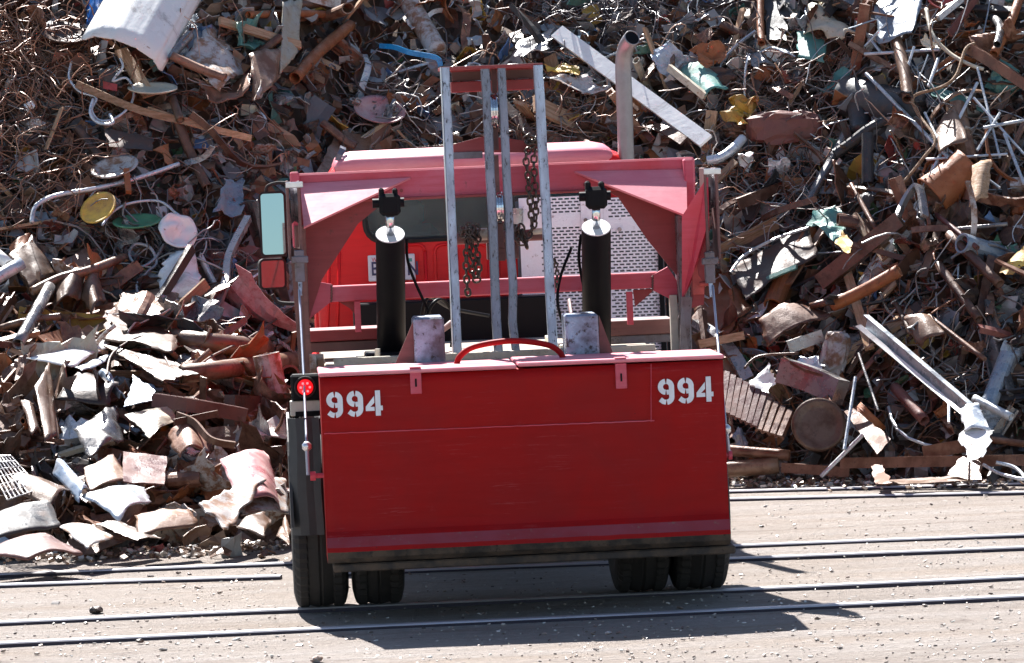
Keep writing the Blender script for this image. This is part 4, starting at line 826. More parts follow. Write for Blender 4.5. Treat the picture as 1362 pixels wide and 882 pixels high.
proto('pipe', 'scrap_pipe', 'pipe', [tube(path3(1, b_, c), r, 14, True, r * .2) for b_, c, r in ((0, 0, .05), (.03, 0, .07), (.1, 0, .045), (.0, .03, .10), (.18, .02, .035), (0, 0, .13))])
def pf(w_, t_, e, k):
    a, b_ = w_ / 2, t_ / 2
    return {'c': [(-a, -b_), (a, -b_), (a, b_), (a - e, b_), (a - e, -b_ + e), (-a + e, -b_ + e), (-a + e, b_), (-a, b_)], 'a': [(-a, -b_), (a, -b_), (a, -b_ + e), (-a + e, -b_ + e), (-a + e, b_), (-a, b_)], 'f': [(-a, -b_), (a, -b_), (a, b_), (-a, b_)],
            'i': [(-a, -b_), (a, -b_), (a, -b_ + e), (e / 2, -b_ + e), (e / 2, b_ - e), (a, b_ - e), (a, b_), (-a, b_), (-a, b_ - e), (-e / 2, b_ - e), (-e / 2, -b_ + e), (-a, -b_ + e)]}[k]
proto('beam offcut', 'beam_offcut', 'beam', [sweep(path3(1, b_, 0), pf(w_, t_, .02, k), Vector((0, 0, 1)), tw) for b_, w_, t_, k, tw in ((0, .16, .09, 'c', 0), (.05, .1, .1, 'a', .5), (0, .12, .16, 'i', 0), (.08, .14, .07, 'c', .8), (0, .09, .09, 'a', 0))])
proto('flat bar', 'flat_bar_offcut', 'bar', [sweep(path3(1, b_, c), pf(w_, .02, .01, 'f'), Vector((0, 0, 1)), tw) for b_, c, w_, tw in ((0, 0, .08, 0), (.15, .05, .06, .9), (.25, 0, .05, 0), (.05, .08, .11, 1.5), (.0, .0, .05, .3))])
proto('rod', 'thin_rod', 'rod', [tube(path3(1, b_, c), .012, 6) for b_, c in ((0, 0), (.08, .04), (.2, .05), (.02, .1), (.3, -.08))])
proto('plank', 'wood_offcut', 'plank', [sweep(path3(1, 0), pf(w_, .035, .01, 'f')) for w_ in (.12, .18, .08)])
def crumple(seed):
    v, f = [], []; n1, n2 = 12, 8
    for i in range(n2 + 1):
        for j in range(n1):
            d = Vector((math.sin(PI * i / n2) * math.cos(2 * PI * j / n1), math.sin(PI * i / n2) * math.sin(2 * PI * j / n1), math.cos(PI * i / n2))); k = .5 + .28 * noise.noise(d * 1.5 + Vector((seed, 0, 0))) + .35 * noise.noise(d * 4 + Vector((0, seed, 0))); v.append((d.x * k, d.y * k * .75, d.z * k * .55))
    for i in range(n2):
        for j in range(n1): f.append((i * n1 + j, i * n1 + (j + 1) % n1, (i + 1) * n1 + (j + 1) % n1, (i + 1) * n1 + j))
    return v, f
proto('crumpled lump', 'crumpled_scrap', 'scrap lump', [crumple(i * 3.1) for i in range(6)])
def ldisc(d_, rim):
    return lathe([(0, d_), (.3, d_ * .6), (.46, 0), (.5, rim), (.5, rim - .03), (.46, -.03), (.3, d_ * .6 - .03), (0, d_ - .03)], 28, 2)
proto('round lid', 'round_cover', 'lid', [ldisc(.0, .04), ldisc(-.08, .0), ldisc(.05, .06)])
proto('ring', 'steel_ring', 'ring', [tube([Vector((.5 * math.cos(q * PI / 16), .5 * math.sin(q * PI / 16) * k, .05 * math.sin(q * PI / 8))) for q in range(33)], .03, 6) for k in (1, .7)])
def weights(x, y):
    if x < 400 and y > 560: return (56, 14, 4, 8, 12, 3, 2, 3, 0, 0), (.24, .55)
    if x < 400 and y > 380: return (34, 10, 15, 10, 16, 6, 9, 2, 0, 0), (.24, .62)
    if x < 300 and y > 60: return (12, 12, 8, 4, 10, 22, 6, 8, 6, 5), (.14, .4)
    if x > 1100: return (22, 12, 10, 16, 22, 22, 5, 5, 1, 1), (.18, .68)
    return (24, 14, 9, 14, 20, 14, 8, 5, 1, 1), (.16, .6)
def pick(pal):
    t_ = R.uniform(0, sum(p[1] for p in pal))
    for m_, w_ in pal:
        t_ -= w_
        if t_ <= 0: return m_
    return pal[0][0]
PALL = [('rust_tan', 38), ('rust_brown', 28), ('rust_orange', 5), ('maroon', 5), ('steel_grey', 8), ('cream_paint', 2), ('rusty_white', 4), ('galvanised', 4), ('white_paint', 1.5), ('blue_grey', 4), ('black_scrap', 4), ('rust_dark', 6), ('pink_paint', 1)]
PALR = [('rust_brown', 26), ('rust_tan', 15), ('rust_dark', 14), ('rust_orange', 7), ('steel_grey', 14), ('galvanised', 4), ('maroon', 6), ('black_scrap', 12), ('cream_paint', 2), ('teal_paint', 2), ('white_paint', 2), ('yellow_paint', 1.5), ('rusty_white', 4), ('blue_grey', 3)]
USEC = {}
def scrap(x, y, off, smin, smax, kinds=None, tilt=1.0, gname=None):
    wts, (a, b_) = weights(x, y); kk = R.choices(range(10), wts)[0] if kinds is None else kinds
    kind, name, cat, meshes = PROTO[kk]
    if USEC.get(kk, 0) >= 290: return
    USEC[kk] = USEC.get(kk, 0) + 1
    s_ = U(a, b_) * (1.5 if kk in (2, 3, 4, 5, 6) else 1) * (.55 if kk in (7, 8, 9) else 1) * U(smin, smax) * (.62 if kk in (0, 1) and (x > 420 or y < 300) else 1)
    Mx = place(x, y, off, tilt); mat = 'aged_wood' if kk == 6 else pick(PALL if x < 400 and y > 380 else PALR)
    if kk == 5: mat = R.choice(['galvanised', 'steel_grey', 'rust_brown', 'rust_tan', 'copper_wire'])
    me = R.choice(meshes); o = bpy.data.objects.new(name, me); COL.objects.link(o); t_ = min(1.6, .45 / s_) if kk == 0 else 1
    o.matrix_world = Mx @ Matrix.Diagonal((s_, s_ * U(.8, 1.2), s_ * (t_ if kk == 0 else U(.8, 1.2)), 1)); o.material_slots[0].link = 'OBJECT'; o.material_slots[0].material = M[mat]
    ax = o.matrix_world.to_3x3() @ Vector((1, 0, 0)); ax.normalize(); lean = 'standing steep' if abs(ax.z) > .7 else ('slanting' if abs(ax.z) > .3 else 'lying level'); X, Y = project(o.matrix_world.translation)
    size = 'small' if s_ < .22 else ('large' if s_ > .42 else 'medium') if kk in (0, 1, 7, 8, 9) else ('short' if s_ < .4 else 'long')
    if mat == 'copper_wire': CN[mat] = 'copper brown'
    tag(o, describe(kind, mat, size, X, Y, lean), cat, GN[kk])
    return o
GN = ['bent plates in the heap', 'curled sheets in the heap', 'pipes in the heap', 'beam offcuts in the heap', 'flat bars in the heap', 'thin rods in the heap', 'planks in the heap', 'crumpled lumps in the heap', 'round lids in the heap', 'steel rings in the heap']
def clear_of_heroes(x, y, r=16):
    return all((h[0] - x) ** 2 + (h[1] - y) ** 2 > r * r for h in HERO)
for _ in range(430):                   # left shelf
    x, y = U(-40, 395), 400 + 345 * R.random()
    if y > 742 - max(0, x - 100) * .06: continue
    if clear_of_heroes(x, y, 12): scrap(x, y, U(.02, .22), .7, 1.15, None, .75)
for _ in range(400):                   # upper left and centre
    x, y = U(-40, 960), U(-20, 420)
    if 400 < x < 945 and y > 225: continue
    if clear_of_heroes(x, y): scrap(x, y, U(.02, .2), .7, 1.1)
for _ in range(430):                   # right side
    x, y = U(930, 1420), U(-20, 636)
    if clear_of_heroes(x, y): scrap(x, y, U(.02, .22), .65, 1.1)


# ------------------------------------------------------------------ the truck, in its own frame: x across, y forward, z up
truck = bpy.data.objects.new('hoist_truck', None); COL.objects.link(truck); truck.location = TO; truck.rotation_euler = (0, 0, YAW)
tag(truck, 'red hoist truck numbered 994 seen from behind, parked across the rails before the heap', 'truck')
WHOLE = ('hasp', 'clevis', 'hook_pin', 'crosshead', 'pulley_block', 'cable_clevis', 'lower_seam', 'window_seal', 'rear_axle', 'arm_bracket')
def part(name, mat, *shapes, parent=None, smooth=False, label=None, slots=None, fm=None):
    if len(shapes) > 1 and name not in WHOLE:
        L = [part(name, mat, q, parent=parent, smooth=smooth) for q in shapes]; return L[0]
    m_ = MB()
    for v, f in shapes: m_.add(v, f, None, smooth)
    o = m_.build(name, mat, parent or truck, None, slots, fm)
    if label: o['label'] = label
    return o
def rect(x0, y0, x1, y1, d0, d1, bev=.004):
    """upright block whose rear face fills a picture rectangle at truck depth d0"""
    c = T((x0 + x1) / 2, (y0 + y1) / 2, d0); k = K(d0)
    return box((c.x, (d0 + d1) / 2 + DO, c.z), ((x1 - x0) * k, abs(d1 - d0), (y1 - y0) * k), bev)
def stick(a, b_, da, db, wd, tk, hint=Vector((1, 0, 0)), n_=8, wob=0):
    p, q = T(*a, da), T(*b_, db); w_, t_ = wd * K(da) / 2, tk / 2; e = min(.006, t_ * .4); pts = [p.lerp(q, i / n_) for i in range(n_ + 1)]
    if wob: pts = [u + Vector((wob * noise.noise(u * 5), 0, 0)) for u in pts]
    return sweep(pts, [(-w_ + e, -t_), (w_ - e, -t_), (w_, -t_ + e), (w_, t_ - e), (w_ - e, t_), (-w_ + e, t_), (-w_, t_ - e), (-w_, -t_ + e)], hint)
def cyl(a, b_, r, n_=24, hollow=0):
    return tube([Vector(a), Vector(b_)], r, n_, True, hollow)
def arc(pts, r, k=8, n_=10):
    P_ = [Vector(p) for p in pts]; out = []
    for i in range(len(P_) - 1):
        a, b_, c, d = P_[max(i - 1, 0)], P_[i], P_[i + 1], P_[min(i + 2, len(P_) - 1)]
        for s_ in range(k):
            t_ = s_ / k; out.append(.5 * ((2 * b_) + (c - a) * t_ + (2 * a - 5 * b_ + 4 * c - d) * t_ ** 2 + (3 * b_ - a - 3 * c + d) * t_ ** 3))
    out.append(P_[-1]); return tube(out, r, n_)

# rear steel box
bl = T(425, 497, -1.0); br = T(961.5, 479, -1.0); ul, ur = bl.x, br.x; zt = (bl.z + br.z) / 2 - .012
NF = 14; pr = [(-1.0, zt + (.52 - zt) * i_ / NF) for i_ in range(NF)] + [(-1.0, .52), (-1.02, .49), (-1.054, .435), (-1.06, .41), (-1.045, .375), (-1.0, .345), (-.34, .345), (-.34, zt)]
uls, urs = ul - .0, ur + .0
n_ = 40; v = []; f = []
for i in range(n_ + 1):
    u = uls + (urs - uls) * i / n_
    for (d, z) in pr:
        q = Vector((u * 3, d * 3, z * 4)); v.append((u, d + (.010 * abs(noise.noise(q * .8)) + .004 * abs(noise.noise(q * 2.5))) * (d < -.9 and .5 < z < zt - .01), z + (.004 * noise.noise(Vector((u * 9, 0, 3))) if z < .45 else 0)))
m_ = len(pr)
for i in range(n_):
    for k in range(m_): f.append((i * m_ + k, i * m_ + (k + 1) % m_, (i + 1) * m_ + (k + 1) % m_, (i + 1) * m_ + k)[::-1])
f.append(tuple(range(m_))); f.append(tuple(n_ * m_ + k for k in range(m_))[::-1])
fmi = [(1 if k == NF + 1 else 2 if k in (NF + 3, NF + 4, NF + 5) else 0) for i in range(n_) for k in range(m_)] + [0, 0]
rear = part('rear_box', 'box_red', (v, f), smooth=True, label='closed red steel box across the rear, marked 994', slots=['sky_sheen_lip', 'dirty_edge'], fm=fmi)
for p_ in rear.data.polygons:
    k = p_.index % m_; p_.use_smooth = k < NF and p_.index < n_ * m_
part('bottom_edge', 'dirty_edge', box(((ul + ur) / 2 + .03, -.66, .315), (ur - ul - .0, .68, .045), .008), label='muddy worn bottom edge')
seam = T(688, 490, -1.0).x
for i, (a, b_) in enumerate(((uls - .006, seam - .004), (seam + .004, urs + .006))):
    v, f = box(((a + b_) / 2, -.67, zt + .014 + .007 * i), (b_ - a, .70, .022), .006)
    v = [(x, y, z + .004 * math.sin(x * 4 + i)) for x, y, z in v]; part('lid', 'glare_pink', (v, f), parent=rear, label='sunlit hinged lid of the rear box')
for cx, top in ((553, 490), (826, 483)):
    c = T(cx, top + 17, -1.0); strap = part('hasp', 'faded_sheen_red', box((c.x, -1.007, c.z), (15 * K(-1), .012, 34 * K(-1)), .003), box((c.x, -.96, zt + .035), (15 * K(-1), .11, .008), .002), parent=rear)
    part('hasp_slot', 'black_paint', box((c.x, -1.0145, c.z - .008), (.010, .004, .045)), parent=rear)
part('weld_seam', 'faded_sheen_red', tube([Vector((ul + (T(868, 560, -1).x - ul) * i / 60 + .01, -1.002, T(430 + 7.3 * i, 577 - i * .29, -1).z + .003 * noise.noise(Vector((i * .7, 0, 0))))) for i in range(61)], .0035, 6), parent=rear)
part('weld_seam', 'faded_sheen_red', tube([T(866, 484 + i * 7, -1.002) for i in range(12)], .0022, 6), parent=rear)

# stencilled 994, twice
def strokes():
    """digit 9 and digit 4 in a 24 x 36 cell, y down"""
    def st(pts, w_=7.2):
        L = []
        for i, (x, y) in enumerate(pts):
            a = pts[max(i - 1, 0)]; b_ = pts[min(i + 1, len(pts) - 1)]; dx, dy = b_[0] - a[0], b_[1] - a[1]; l = math.hypot(dx, dy); L.append(((x - dy / l * w_ / 2, y + dx / l * w_ / 2), (x + dy / l * w_ / 2, y - dx / l * w_ / 2)))
        return [[L[i][0], L[i][1], L[i + 1][1], L[i + 1][0]] for i in range(len(L) - 1)]
    el = lambda a0, a1, cx, cy, rx, ry, n_=12: [(cx + rx * math.cos(math.radians(a0 + (a1 - a0) * i / n_)), cy - ry * math.sin(math.radians(a0 + (a1 - a0) * i / n_))) for i in range(n_ + 1)]
    nine = st(el(94, 266, 11, 11, 7.4, 7.6)) + st(el(84, 0, 11.6, 11, 7.4, 7.6) + [(19, 16), (19, 21), (19, 25)] + el(-5, -86, 11.8, 25, 7.2, 7.4)) + st([(11.9, 18.8), (15.6, 18.4)], 6.6) + st([(10.7, 32.5), (7, 31.6), (2.8, 28.2)], 6.8)
    four = [[(13.2, 8), (13.2, 17.5), (7.2, 23.2), (1, 22.6)], [(1, 22.6), (7.2, 23.2), (13.2, 23.2), (13.2, 28.6), (1, 28.6)], [(14.6, .6), (21.6, .6), (21.6, 35.6), (14.6, 35.6)], [(21.6, 22), (24.6, 22), (24.6, 28.4), (21.6, 28.4)]]
    return nine, four
nine, four = strokes()
def digit(shape, px, py, k=.96):
    o = T(px, py, -1.004); s_ = K(-1) * k; m_ = MB()
    for q in shape:
        m_.add(*prism([Vector((o.x + x * s_, -1.0085, o.z - y * s_)) for x, y in q], Vector((0, .006, 0))))
    m_.build('painted_digit', 'number_white', rear)
for px, py, s_ in ((433.5, 522, nine), (460.5, 520.5, nine), (484.5, 519.5, four), (874.5, 504.5, nine), (900.5, 503, nine), (924.5, 501, four)): digit(s_, px, py)
part('hook_pin', 'faded_sheen_red', cyl((ul - .075, -.82, T(410, 633, -.8).z), (ul + .02, -.82, T(410, 633, -.8).z), .014), cyl((ul - .075, -.82, T(410, 633, -.8).z), (ul - .045, -.82, T(410, 633, -.8).z), .026), parent=rear, smooth=False)
part('hook_pin', 'faded_sheen_red', cyl((ur - .02, -.82, T(970, 605, -.8).z), (ur + .05, -.82, T(970, 605, -.8).z), .014), cyl((ur + .03, -.82, T(970, 605, -.8).z), (ur + .05, -.82, T(970, 605, -.8).z), .026), parent=rear)
part('side_flange', 'faded_sheen_red', box((ul + .012, -.93, T(425, 650, -.9).z + .02), (.02, .1, .25), .004), parent=rear)
hp = [T(607, 488, -.62), T(612, 474, -.62), T(632, 461, -.62), T(680, 453.5, -.62), T(725, 458, -.62), T(744, 468, -.62), T(751, 482, -.62)]
part('lifting_hoop', 'box_red', arc(hp, .017), smooth=True)

# lugs behind the box with their side webs
for x0, y0, x1, y1, tx, sgn in ((551, 422, 592, 496, 519, -1), (753, 418, 797, 486, 823, 1)):
    lug = part('stop_lug', 'lug_steel', rect(x0, y0, x1, y1, -.3, .02, .012))
    a, b_, c = T(x0 if sgn < 0 else x1, y0 + 2, -.26), T(x0 if sgn < 0 else x1, y1 + 8, -.26), T(tx, y1 + 4, -.26)
    part('side_web', 'brown_steel', prism([a, b_, c], Vector((0, .02, 0))), parent=lug)

# ladder-like mast
DO = .75
mast = part('mast', 'worn_steel', stick((592, 90), (609, 480), -.22, -.30, 11.5, .055, wob=.004), stick((715.5, 87), (737, 484), -.22, -.30, 12.5, .055, wob=.004))
part('centre_upright', 'mid_steel', stick((646, 90), (663, 476), -.2, -.28, 12, .06, wob=.012), parent=mast)
part('centre_upright', 'mid_steel', stick((667.5, 90), (686, 476), -.2, -.28, 11, .06, wob=.014), parent=mast)
for da, dx in ((592, -6.5), (715.5, 6.6)): pass
part('edge_strip', 'bright_steel', stick((585.8, 90), (602.8, 480), -.228, -.308, 1.6, .05), parent=mast)
part('top_plate', 'dark_red', rect(586, 86.5, 722, 91, -.24, .14, .002), parent=mast)
part('crosshead', 'dark_red', rect(600, 107, 710, 121, .05, .14, .004), rect(600, 91, 710, 94, .05, .14, .002), parent=mast)
part('crosshead_web', 'brown_steel', rect(601, 92, 710, 106, .1, .13, .002), parent=mast)
part('base_beam', 'dark_post', rect(612, 470, 748, 486, -.3, -.1, .006), parent=mast)
part('cross_plate', 'dark_red', prism([T(603, 192, .02), T(603, 203, .02), T(716, 203, .02), T(716, 190, .02), T(668, 183, .02), T(640, 182, .02)], Vector((0, .03, 0))), parent=mast)
part('cross_plate_edge', 'dark_post', rect(603, 202, 642, 211, .0, .05, .002), parent=mast)
def sheave(cx, y0, y1, d, wpx=9):
    a, b_ = T(cx, y0, d), T(cx, y1, d); r = (a.z - b_.z) / 2; c = (a + b_) / 2; h = wpx / 2 * K(d)
    v, f = lathe([(.012, -h), (r, -h), (r, -h * .7), (r * .86, -h * .15), (r * .86, h * .15), (r, h * .7), (r, h), (.012, h)], 36)
    return [(c.x + p[0], c.y + p[1], c.z + p[2]) for p in v], f
part('sheave', 'chrome', sheave(656.5, 124, 171, -.2), parent=mast, smooth=False); part('sheave', 'chrome', sheave(664, 255, 297, -.2), parent=mast)
part('hanger_block', 'brown_steel', rect(652, 171, 663, 200, -.18, -.1, .003), rect(659, 297, 670, 330, -.18, -.1, .003), rect(660, 330, 672, 347, -.16, -.1, .003), parent=mast)
part('tie_bar', 'brown_steel', rect(654, 92, 661, 124, -.12, -.08, .002), rect(655, 206, 664, 256, -.12, -.08, .002), parent=mast)

DO = .5
# hoist frame: cross beam, posts, gussets
def bm_line(x0, y0, x1, y1, hpx, d0, d1, bev=.005):
    a, b_ = T(x0, y0, d0), T(x1, y1, d0); n_ = 1; z0, z1 = (a.z + b_.z) / 2, 0; h = hpx * K(d0)
    return box(((a.x + b_.x) / 2, (d0 + d1) / 2 + DO, z0 - h / 2), (b_.x - a.x, d1 - d0, h), bev)
frame = part('hoist_frame', 'faded_sheen_red', bm_line(389, 229, 924, 211, 41, .30, .52, .012), label='faded red cross beam with sky sheen in its colour over the truck bed')
part('beam_flange', 'dark_red', bm_line(395, 266, 918, 248, 4, .26, .54), parent=frame)
tz = T(389, 229, .3).z
part('end_cap', 'faded_sheen_red', rect(388, 229, 400, 330, .22, .56, .008), rect(911, 211, 925, 300, .2, .56, .01), parent=frame)
part('gusset_plate', 'glare_pink', prism([T(399, 244, .29), T(546, 236, .29), T(404, 302, -.045)][::-1], Vector((0, .01, -.012))), parent=frame)
part('gusset_plate', 'glare_pink', prism([T(764, 228, .29), T(913, 225, .29), T(914, 287, -.045)][::-1], Vector((0, .01, -.012))), parent=frame)
part('gusset_web', 'dark_red', prism([T(400, 262, .31), T(545, 238, .31), T(520, 262, .31), T(476, 298, .31), T(428, 372, .31), T(411, 425, .31), T(400, 425, .31)], Vector((0, .02, 0))), parent=frame)  # dark red of both webs puts their shade into the colour
part('gusset_web', 'dark_red', prism([T(766, 230, .31), T(915, 262, .31), T(915, 385, .31), T(905, 372, .31), T(862, 320, .31), T(822, 262, .31)], Vector((0, .02, 0))), parent=frame)
part('post', 'brown_steel', rect(397, 300, 412, 560, .2, .42, .006), parent=frame)
part('post', 'dark_post', rect(905, 285, 919, 560, .2, .42, .006), parent=frame)
part('lit_post_edge', 'light_bracket', rect(894, 392, 904, 560, .3, .36, .003), parent=frame)  # pale strip: light on the post's edge put into its colour
cb = part('cross_bar', 'faded_sheen_red', bm_line(438, 379, 876, 364, 21, .34, .46, .006), parent=frame)
part('bar_flare', 'faded_sheen_red', prism([T(405, 372, .33), T(441, 378, .33), T(441, 401, .33), T(412, 424, .33), T(405, 430, .33)], Vector((0, .03, 0))), parent=frame)
part('bar_flare', 'faded_sheen_red', prism([T(868, 366, .33), T(888, 355, .33), T(908, 385, .33), T(906, 405, .33), T(868, 386, .33)], Vector((0, .03, 0))), parent=frame)
part('cross_bar', 'dark_red', bm_line(411, 440, 510, 436, 15, .5, .9, .004), parent=frame); part('cross_bar', 'brown_steel', bm_line(411, 456, 510, 452, 13, .52, .9, .004), parent=frame)
part('cross_bar', 'brown_steel', bm_line(812, 427, 896, 424, 20, .5, .9, .004), parent=frame); part('cross_bar', 'dark_post', bm_line(812, 447, 896, 444, 11, .52, .9, .004), parent=frame)
part('hanger_strap', 'faded_sheen_red', rect(472, 401, 480, 442, .3, .34, .002), rect(834, 388, 842, 432, .3, .34, .002), parent=frame)
part('gusset_fillet', 'dark_red', prism([T(448, 400, .4), T(478, 400, .4), T(478, 425, .4), T(465, 410, .4)], Vector((0, .02, 0))), prism([T(842, 386, .4), T(872, 384, .4), T(845, 408, .4)], Vector((0, .02, 0))), parent=frame)
# pulley arms at both sides
DO = .4
def pulley(x0, x1, y0, y1, d, name='pulley_block'):
    pb = part(name, 'brown_steel', rect(x0, y0, x0 + 4, y1, d, d + .26, .004), rect(x1 - 4, y0, x1, y1, d, d + .26, .004))
    c = T((x0 + x1) / 2, y0 + 30, d + .12); h = (x1 - x0 - 9) / 2 * K(d); r = .12
    v, f = lathe([(.012, -h), (r, -h), (r * .84, 0), (r, h), (.012, h)], 32); part('sheave', 'dark_post', ([(c.x + p[0], c.y + p[1], c.z + p[2]) for p in v], f), parent=pb)
    part('pin', 'bright_steel', rect(x0 - 2, y0 + 1, x1 + 2, y0 + 9, d - .01, d + .02, .004), parent=pb); return pb
pl_ = pulley(382, 401, 241, 345, -.1); pr_ = pulley(938, 957, 223, 345, -.1)
part('sheave_arm', 'faded_sheen_red', prism([T(907, 288, -.05), T(940, 236, -.1), T(941, 300, -.1), T(920, 368, -.02), T(907, 400, .05)], Vector((.012, .02, 0))), parent=pr_, label='tapering arm plate, faded red with pink sky sheen in its colour')
part('sheave_arm', 'dark_red', prism([T(941, 300, -.08), T(944, 300, -.08), T(936, 405, .0), T(919, 410, .02), T(921, 366, 0)], Vector((0, .05, 0))), parent=pr_)
part('arm_bracket', 'red_scrap', rect(921, 352, 936, 392, -.02, .1, .003), cyl(T(930, 378, -.04), T(944, 378, -.04), .012), parent=pr_)
part('arm_rib', 'brown_steel', prism([T(386, 330, -.05), T(402, 330, -.05), T(408, 500, .1), T(399, 500, .1)], Vector((0, .06, 0))), parent=pl_)
part('arm_rib', 'dark_post', prism([T(907, 395, .0), T(921, 395, .0), T(916, 470, .1), T(904, 485, .1)], Vector((0, .06, 0))), parent=pr_)
def cablepart(pts, clx, cly, pb, end):
    w_ = [T(p[0], p[1], p[2] - (0, .2, .4)[i]) for i, p in enumerate(pts)]; part('hoist_cable', 'bright_cable', tube([w_[0].lerp(w_[1], i / 6) for i in range(7)] + [w_[1].lerp(w_[2], i / 6) for i in range(1, 7)], .0075, 8), smooth=True, parent=pb)
    part('cable_clevis', 'dark_post', rect(clx - 6, cly, clx + 7, cly + 42, -.16, -.1, .004), rect(clx - 10, cly + 8, clx + 12, cly + 17, -.17, -.12, .004), parent=pb)
    part('cable_socket', 'worn_steel', tube([T(clx + 1, cly + 38, -.14), T(clx + 2, cly + 60, -.16)], [.014, .009], 10), parent=pb)
    e = w_[2]; v, f = tube([e + Vector((0, 0, .028)), e + Vector((0, 0, .012)), e - Vector((0, 0, .012)), e - Vector((0, 0, .026))], [.012, .027, .027, .012], 12); part('cable_ferrule', 'bright_steel', (v, f), parent=pb, smooth=True)
    q = T(end[0], end[1], end[2] - .4); part('cable_tail', 'bright_cable', tube([e, q], .011, 8), parent=pb)
plain('bright_cable', (.40, .42, .5), .4, .5)
cablepart([(398, 385, -.15), (404, 500, -.5), (408, 594, -.8)], 398, 333, pl_, (410, 632, -.82))
cablepart([(948, 380, -.15), (957, 480, -.6), (966, 571, -.82)], 944, 335, pr_, (970, 607, -.82))

# lift cylinders
DO = .45
for cx, y0, y1, bx, hose in ((519, 311, 482, 521, [(541, 318, .05), (542, 345, .1), (552, 375, .15), (572, 418, .2)]), (793, 302, 478, 794, [(773, 312, .05), (770, 345, .1), (777, 385, .15), (786, 430, .2)])):
    a, b_ = T(cx, y0, -.12), T(bx, y1, .42); ax = (a - b_).normalized(); r = 19.5 * K(-.1)
    v, f = tube([b_, b_.lerp(a, .5), a - ax * .006], [r, r, r], 32, False); cy_ = part('lift_cylinder', 'black_paint', (v, f), smooth=True)
    part('cylinder_cap', 'cap_sunlit', tube([a - ax * .007, a], [r, r * .97], 32), parent=cy_)
    part('piston_rod', 'chrome', cyl(a - ax * .01, a + ax * .14, .025), parent=cy_, smooth=True)
    t0 = a + ax * .1
    part('clevis', 'black_paint', box((t0.x, t0.y - .05, t0.z + .09), (.125, .1, .13), .02), box((t0.x - .045, t0.y - .02, t0.z + .145), (.03, .12, .09), .01), box((t0.x + .035, t0.y - .02, t0.z + .14), (.03, .12, .09), .01), cyl((t0.x - .1, t0.y - .05, t0.z + .1), (t0.x + .085, t0.y - .05, t0.z + .1), .028), parent=cy_)
    part('hydraulic_hose', 'black_paint', arc([T(*p) for p in hose], .009), parent=cy_, smooth=True)
part('cylinder_mount', 'black_paint', rect(487, 470, 551, 500, .05, .5, .01), rect(474, 476, 488, 496, .1, .4, .01)); part('grease_nut', 'light_bracket', tube([T(502, 475, .04), T(502, 464, .04)], .016, 8))
part('cylinder_mount', 'black_paint', rect(797, 474, 838, 494, .05, .5, .01), rect(786, 466, 822, 484, .0, .4, .01))

DO = .45
for x, y in ((500, 478), (541, 478), (806, 482), (830, 482)): part('mount_bolt', 'steel_grey', cyl(T(x, y, .06), T(x, y, .03), .012, 6))
DO = .5
for x in range(412, 900, 61):
    if not 590 < x < 740: part('frame_bolt', 'dark_red', cyl(T(x, 258 - (x - 400) * .033, .3), T(x, 258 - (x - 400) * .033, .285), .011, 6), parent=frame)
part('weld_bead', 'brown_steel', tube([T(441 + 1.0 * math.sin(i * 2), 379 + i * 1.2, .325) for i in range(20)], .005, 6), tube([T(868 + 1.0 * math.sin(i * 2), 366 + i * 1.1, .325) for i in range(20)], .005, 6), parent=frame)
part('supply_hose', 'black_paint', arc([T(560, 440, .2), T(575, 405, .1), T(590, 400, .2), T(604, 425, .3), T(600, 462, .3)], .010), arc([T(752, 440, .2), T(742, 405, .1), T(745, 370, .15), T(760, 330, .2)], .009), smooth=True)
# bed
DO = 0.0
dk = T(700, 458, 2.0).z
part('deck', 'dusty_deck', box((0, 1.75, dk - .05), (2.0, 2.9, .1), .01), box((0, -.05, dk - .12), (1.9, .7, .1)), label='dusty tan deck plate')
part('bulkhead', 'black_paint', box((T(600, 430, 2.9).x + .02, 3.05, dk + .10), (1.30, .3, .34), .01), label='black cross box at the front of the deck')
part('deck_hose', 'black_paint', arc([T(560, 425, 1.6), T(570, 395, 1.6), T(600, 410, 2.0), T(650, 420, 2.4)], .012), smooth=True)
part('deck_strut', 'brown_steel', stick((770, 492), (757, 400), .5, 1.4, 5, .03), stick((756, 480), (762, 424), .4, 1.4, 4, .03), stick((545, 470), (600, 430), .6, 1.8, 6, .04))
part('deck_angle', 'cream_paint', box((.0, .35, dk + .02), (1.9, .05, .05), .004), box((.42, 1.1, dk + .03), (.05, 1.4, .06), .004))
DO = .75
part('load_bar', 'brown_steel', tube([T(603, 318, .05), T(722, 312, .05)], .035, 16)); part('load_bar_end', 'cream_paint', tube([T(634, 312, .0), T(648, 311.5, .0)], .036, 14), tube([T(706, 309, .03), T(722, 308, .03)], .022, 12))
part('hanger_block', 'brown_steel', rect(648, 322, 690, 345, .06, .16, .004))

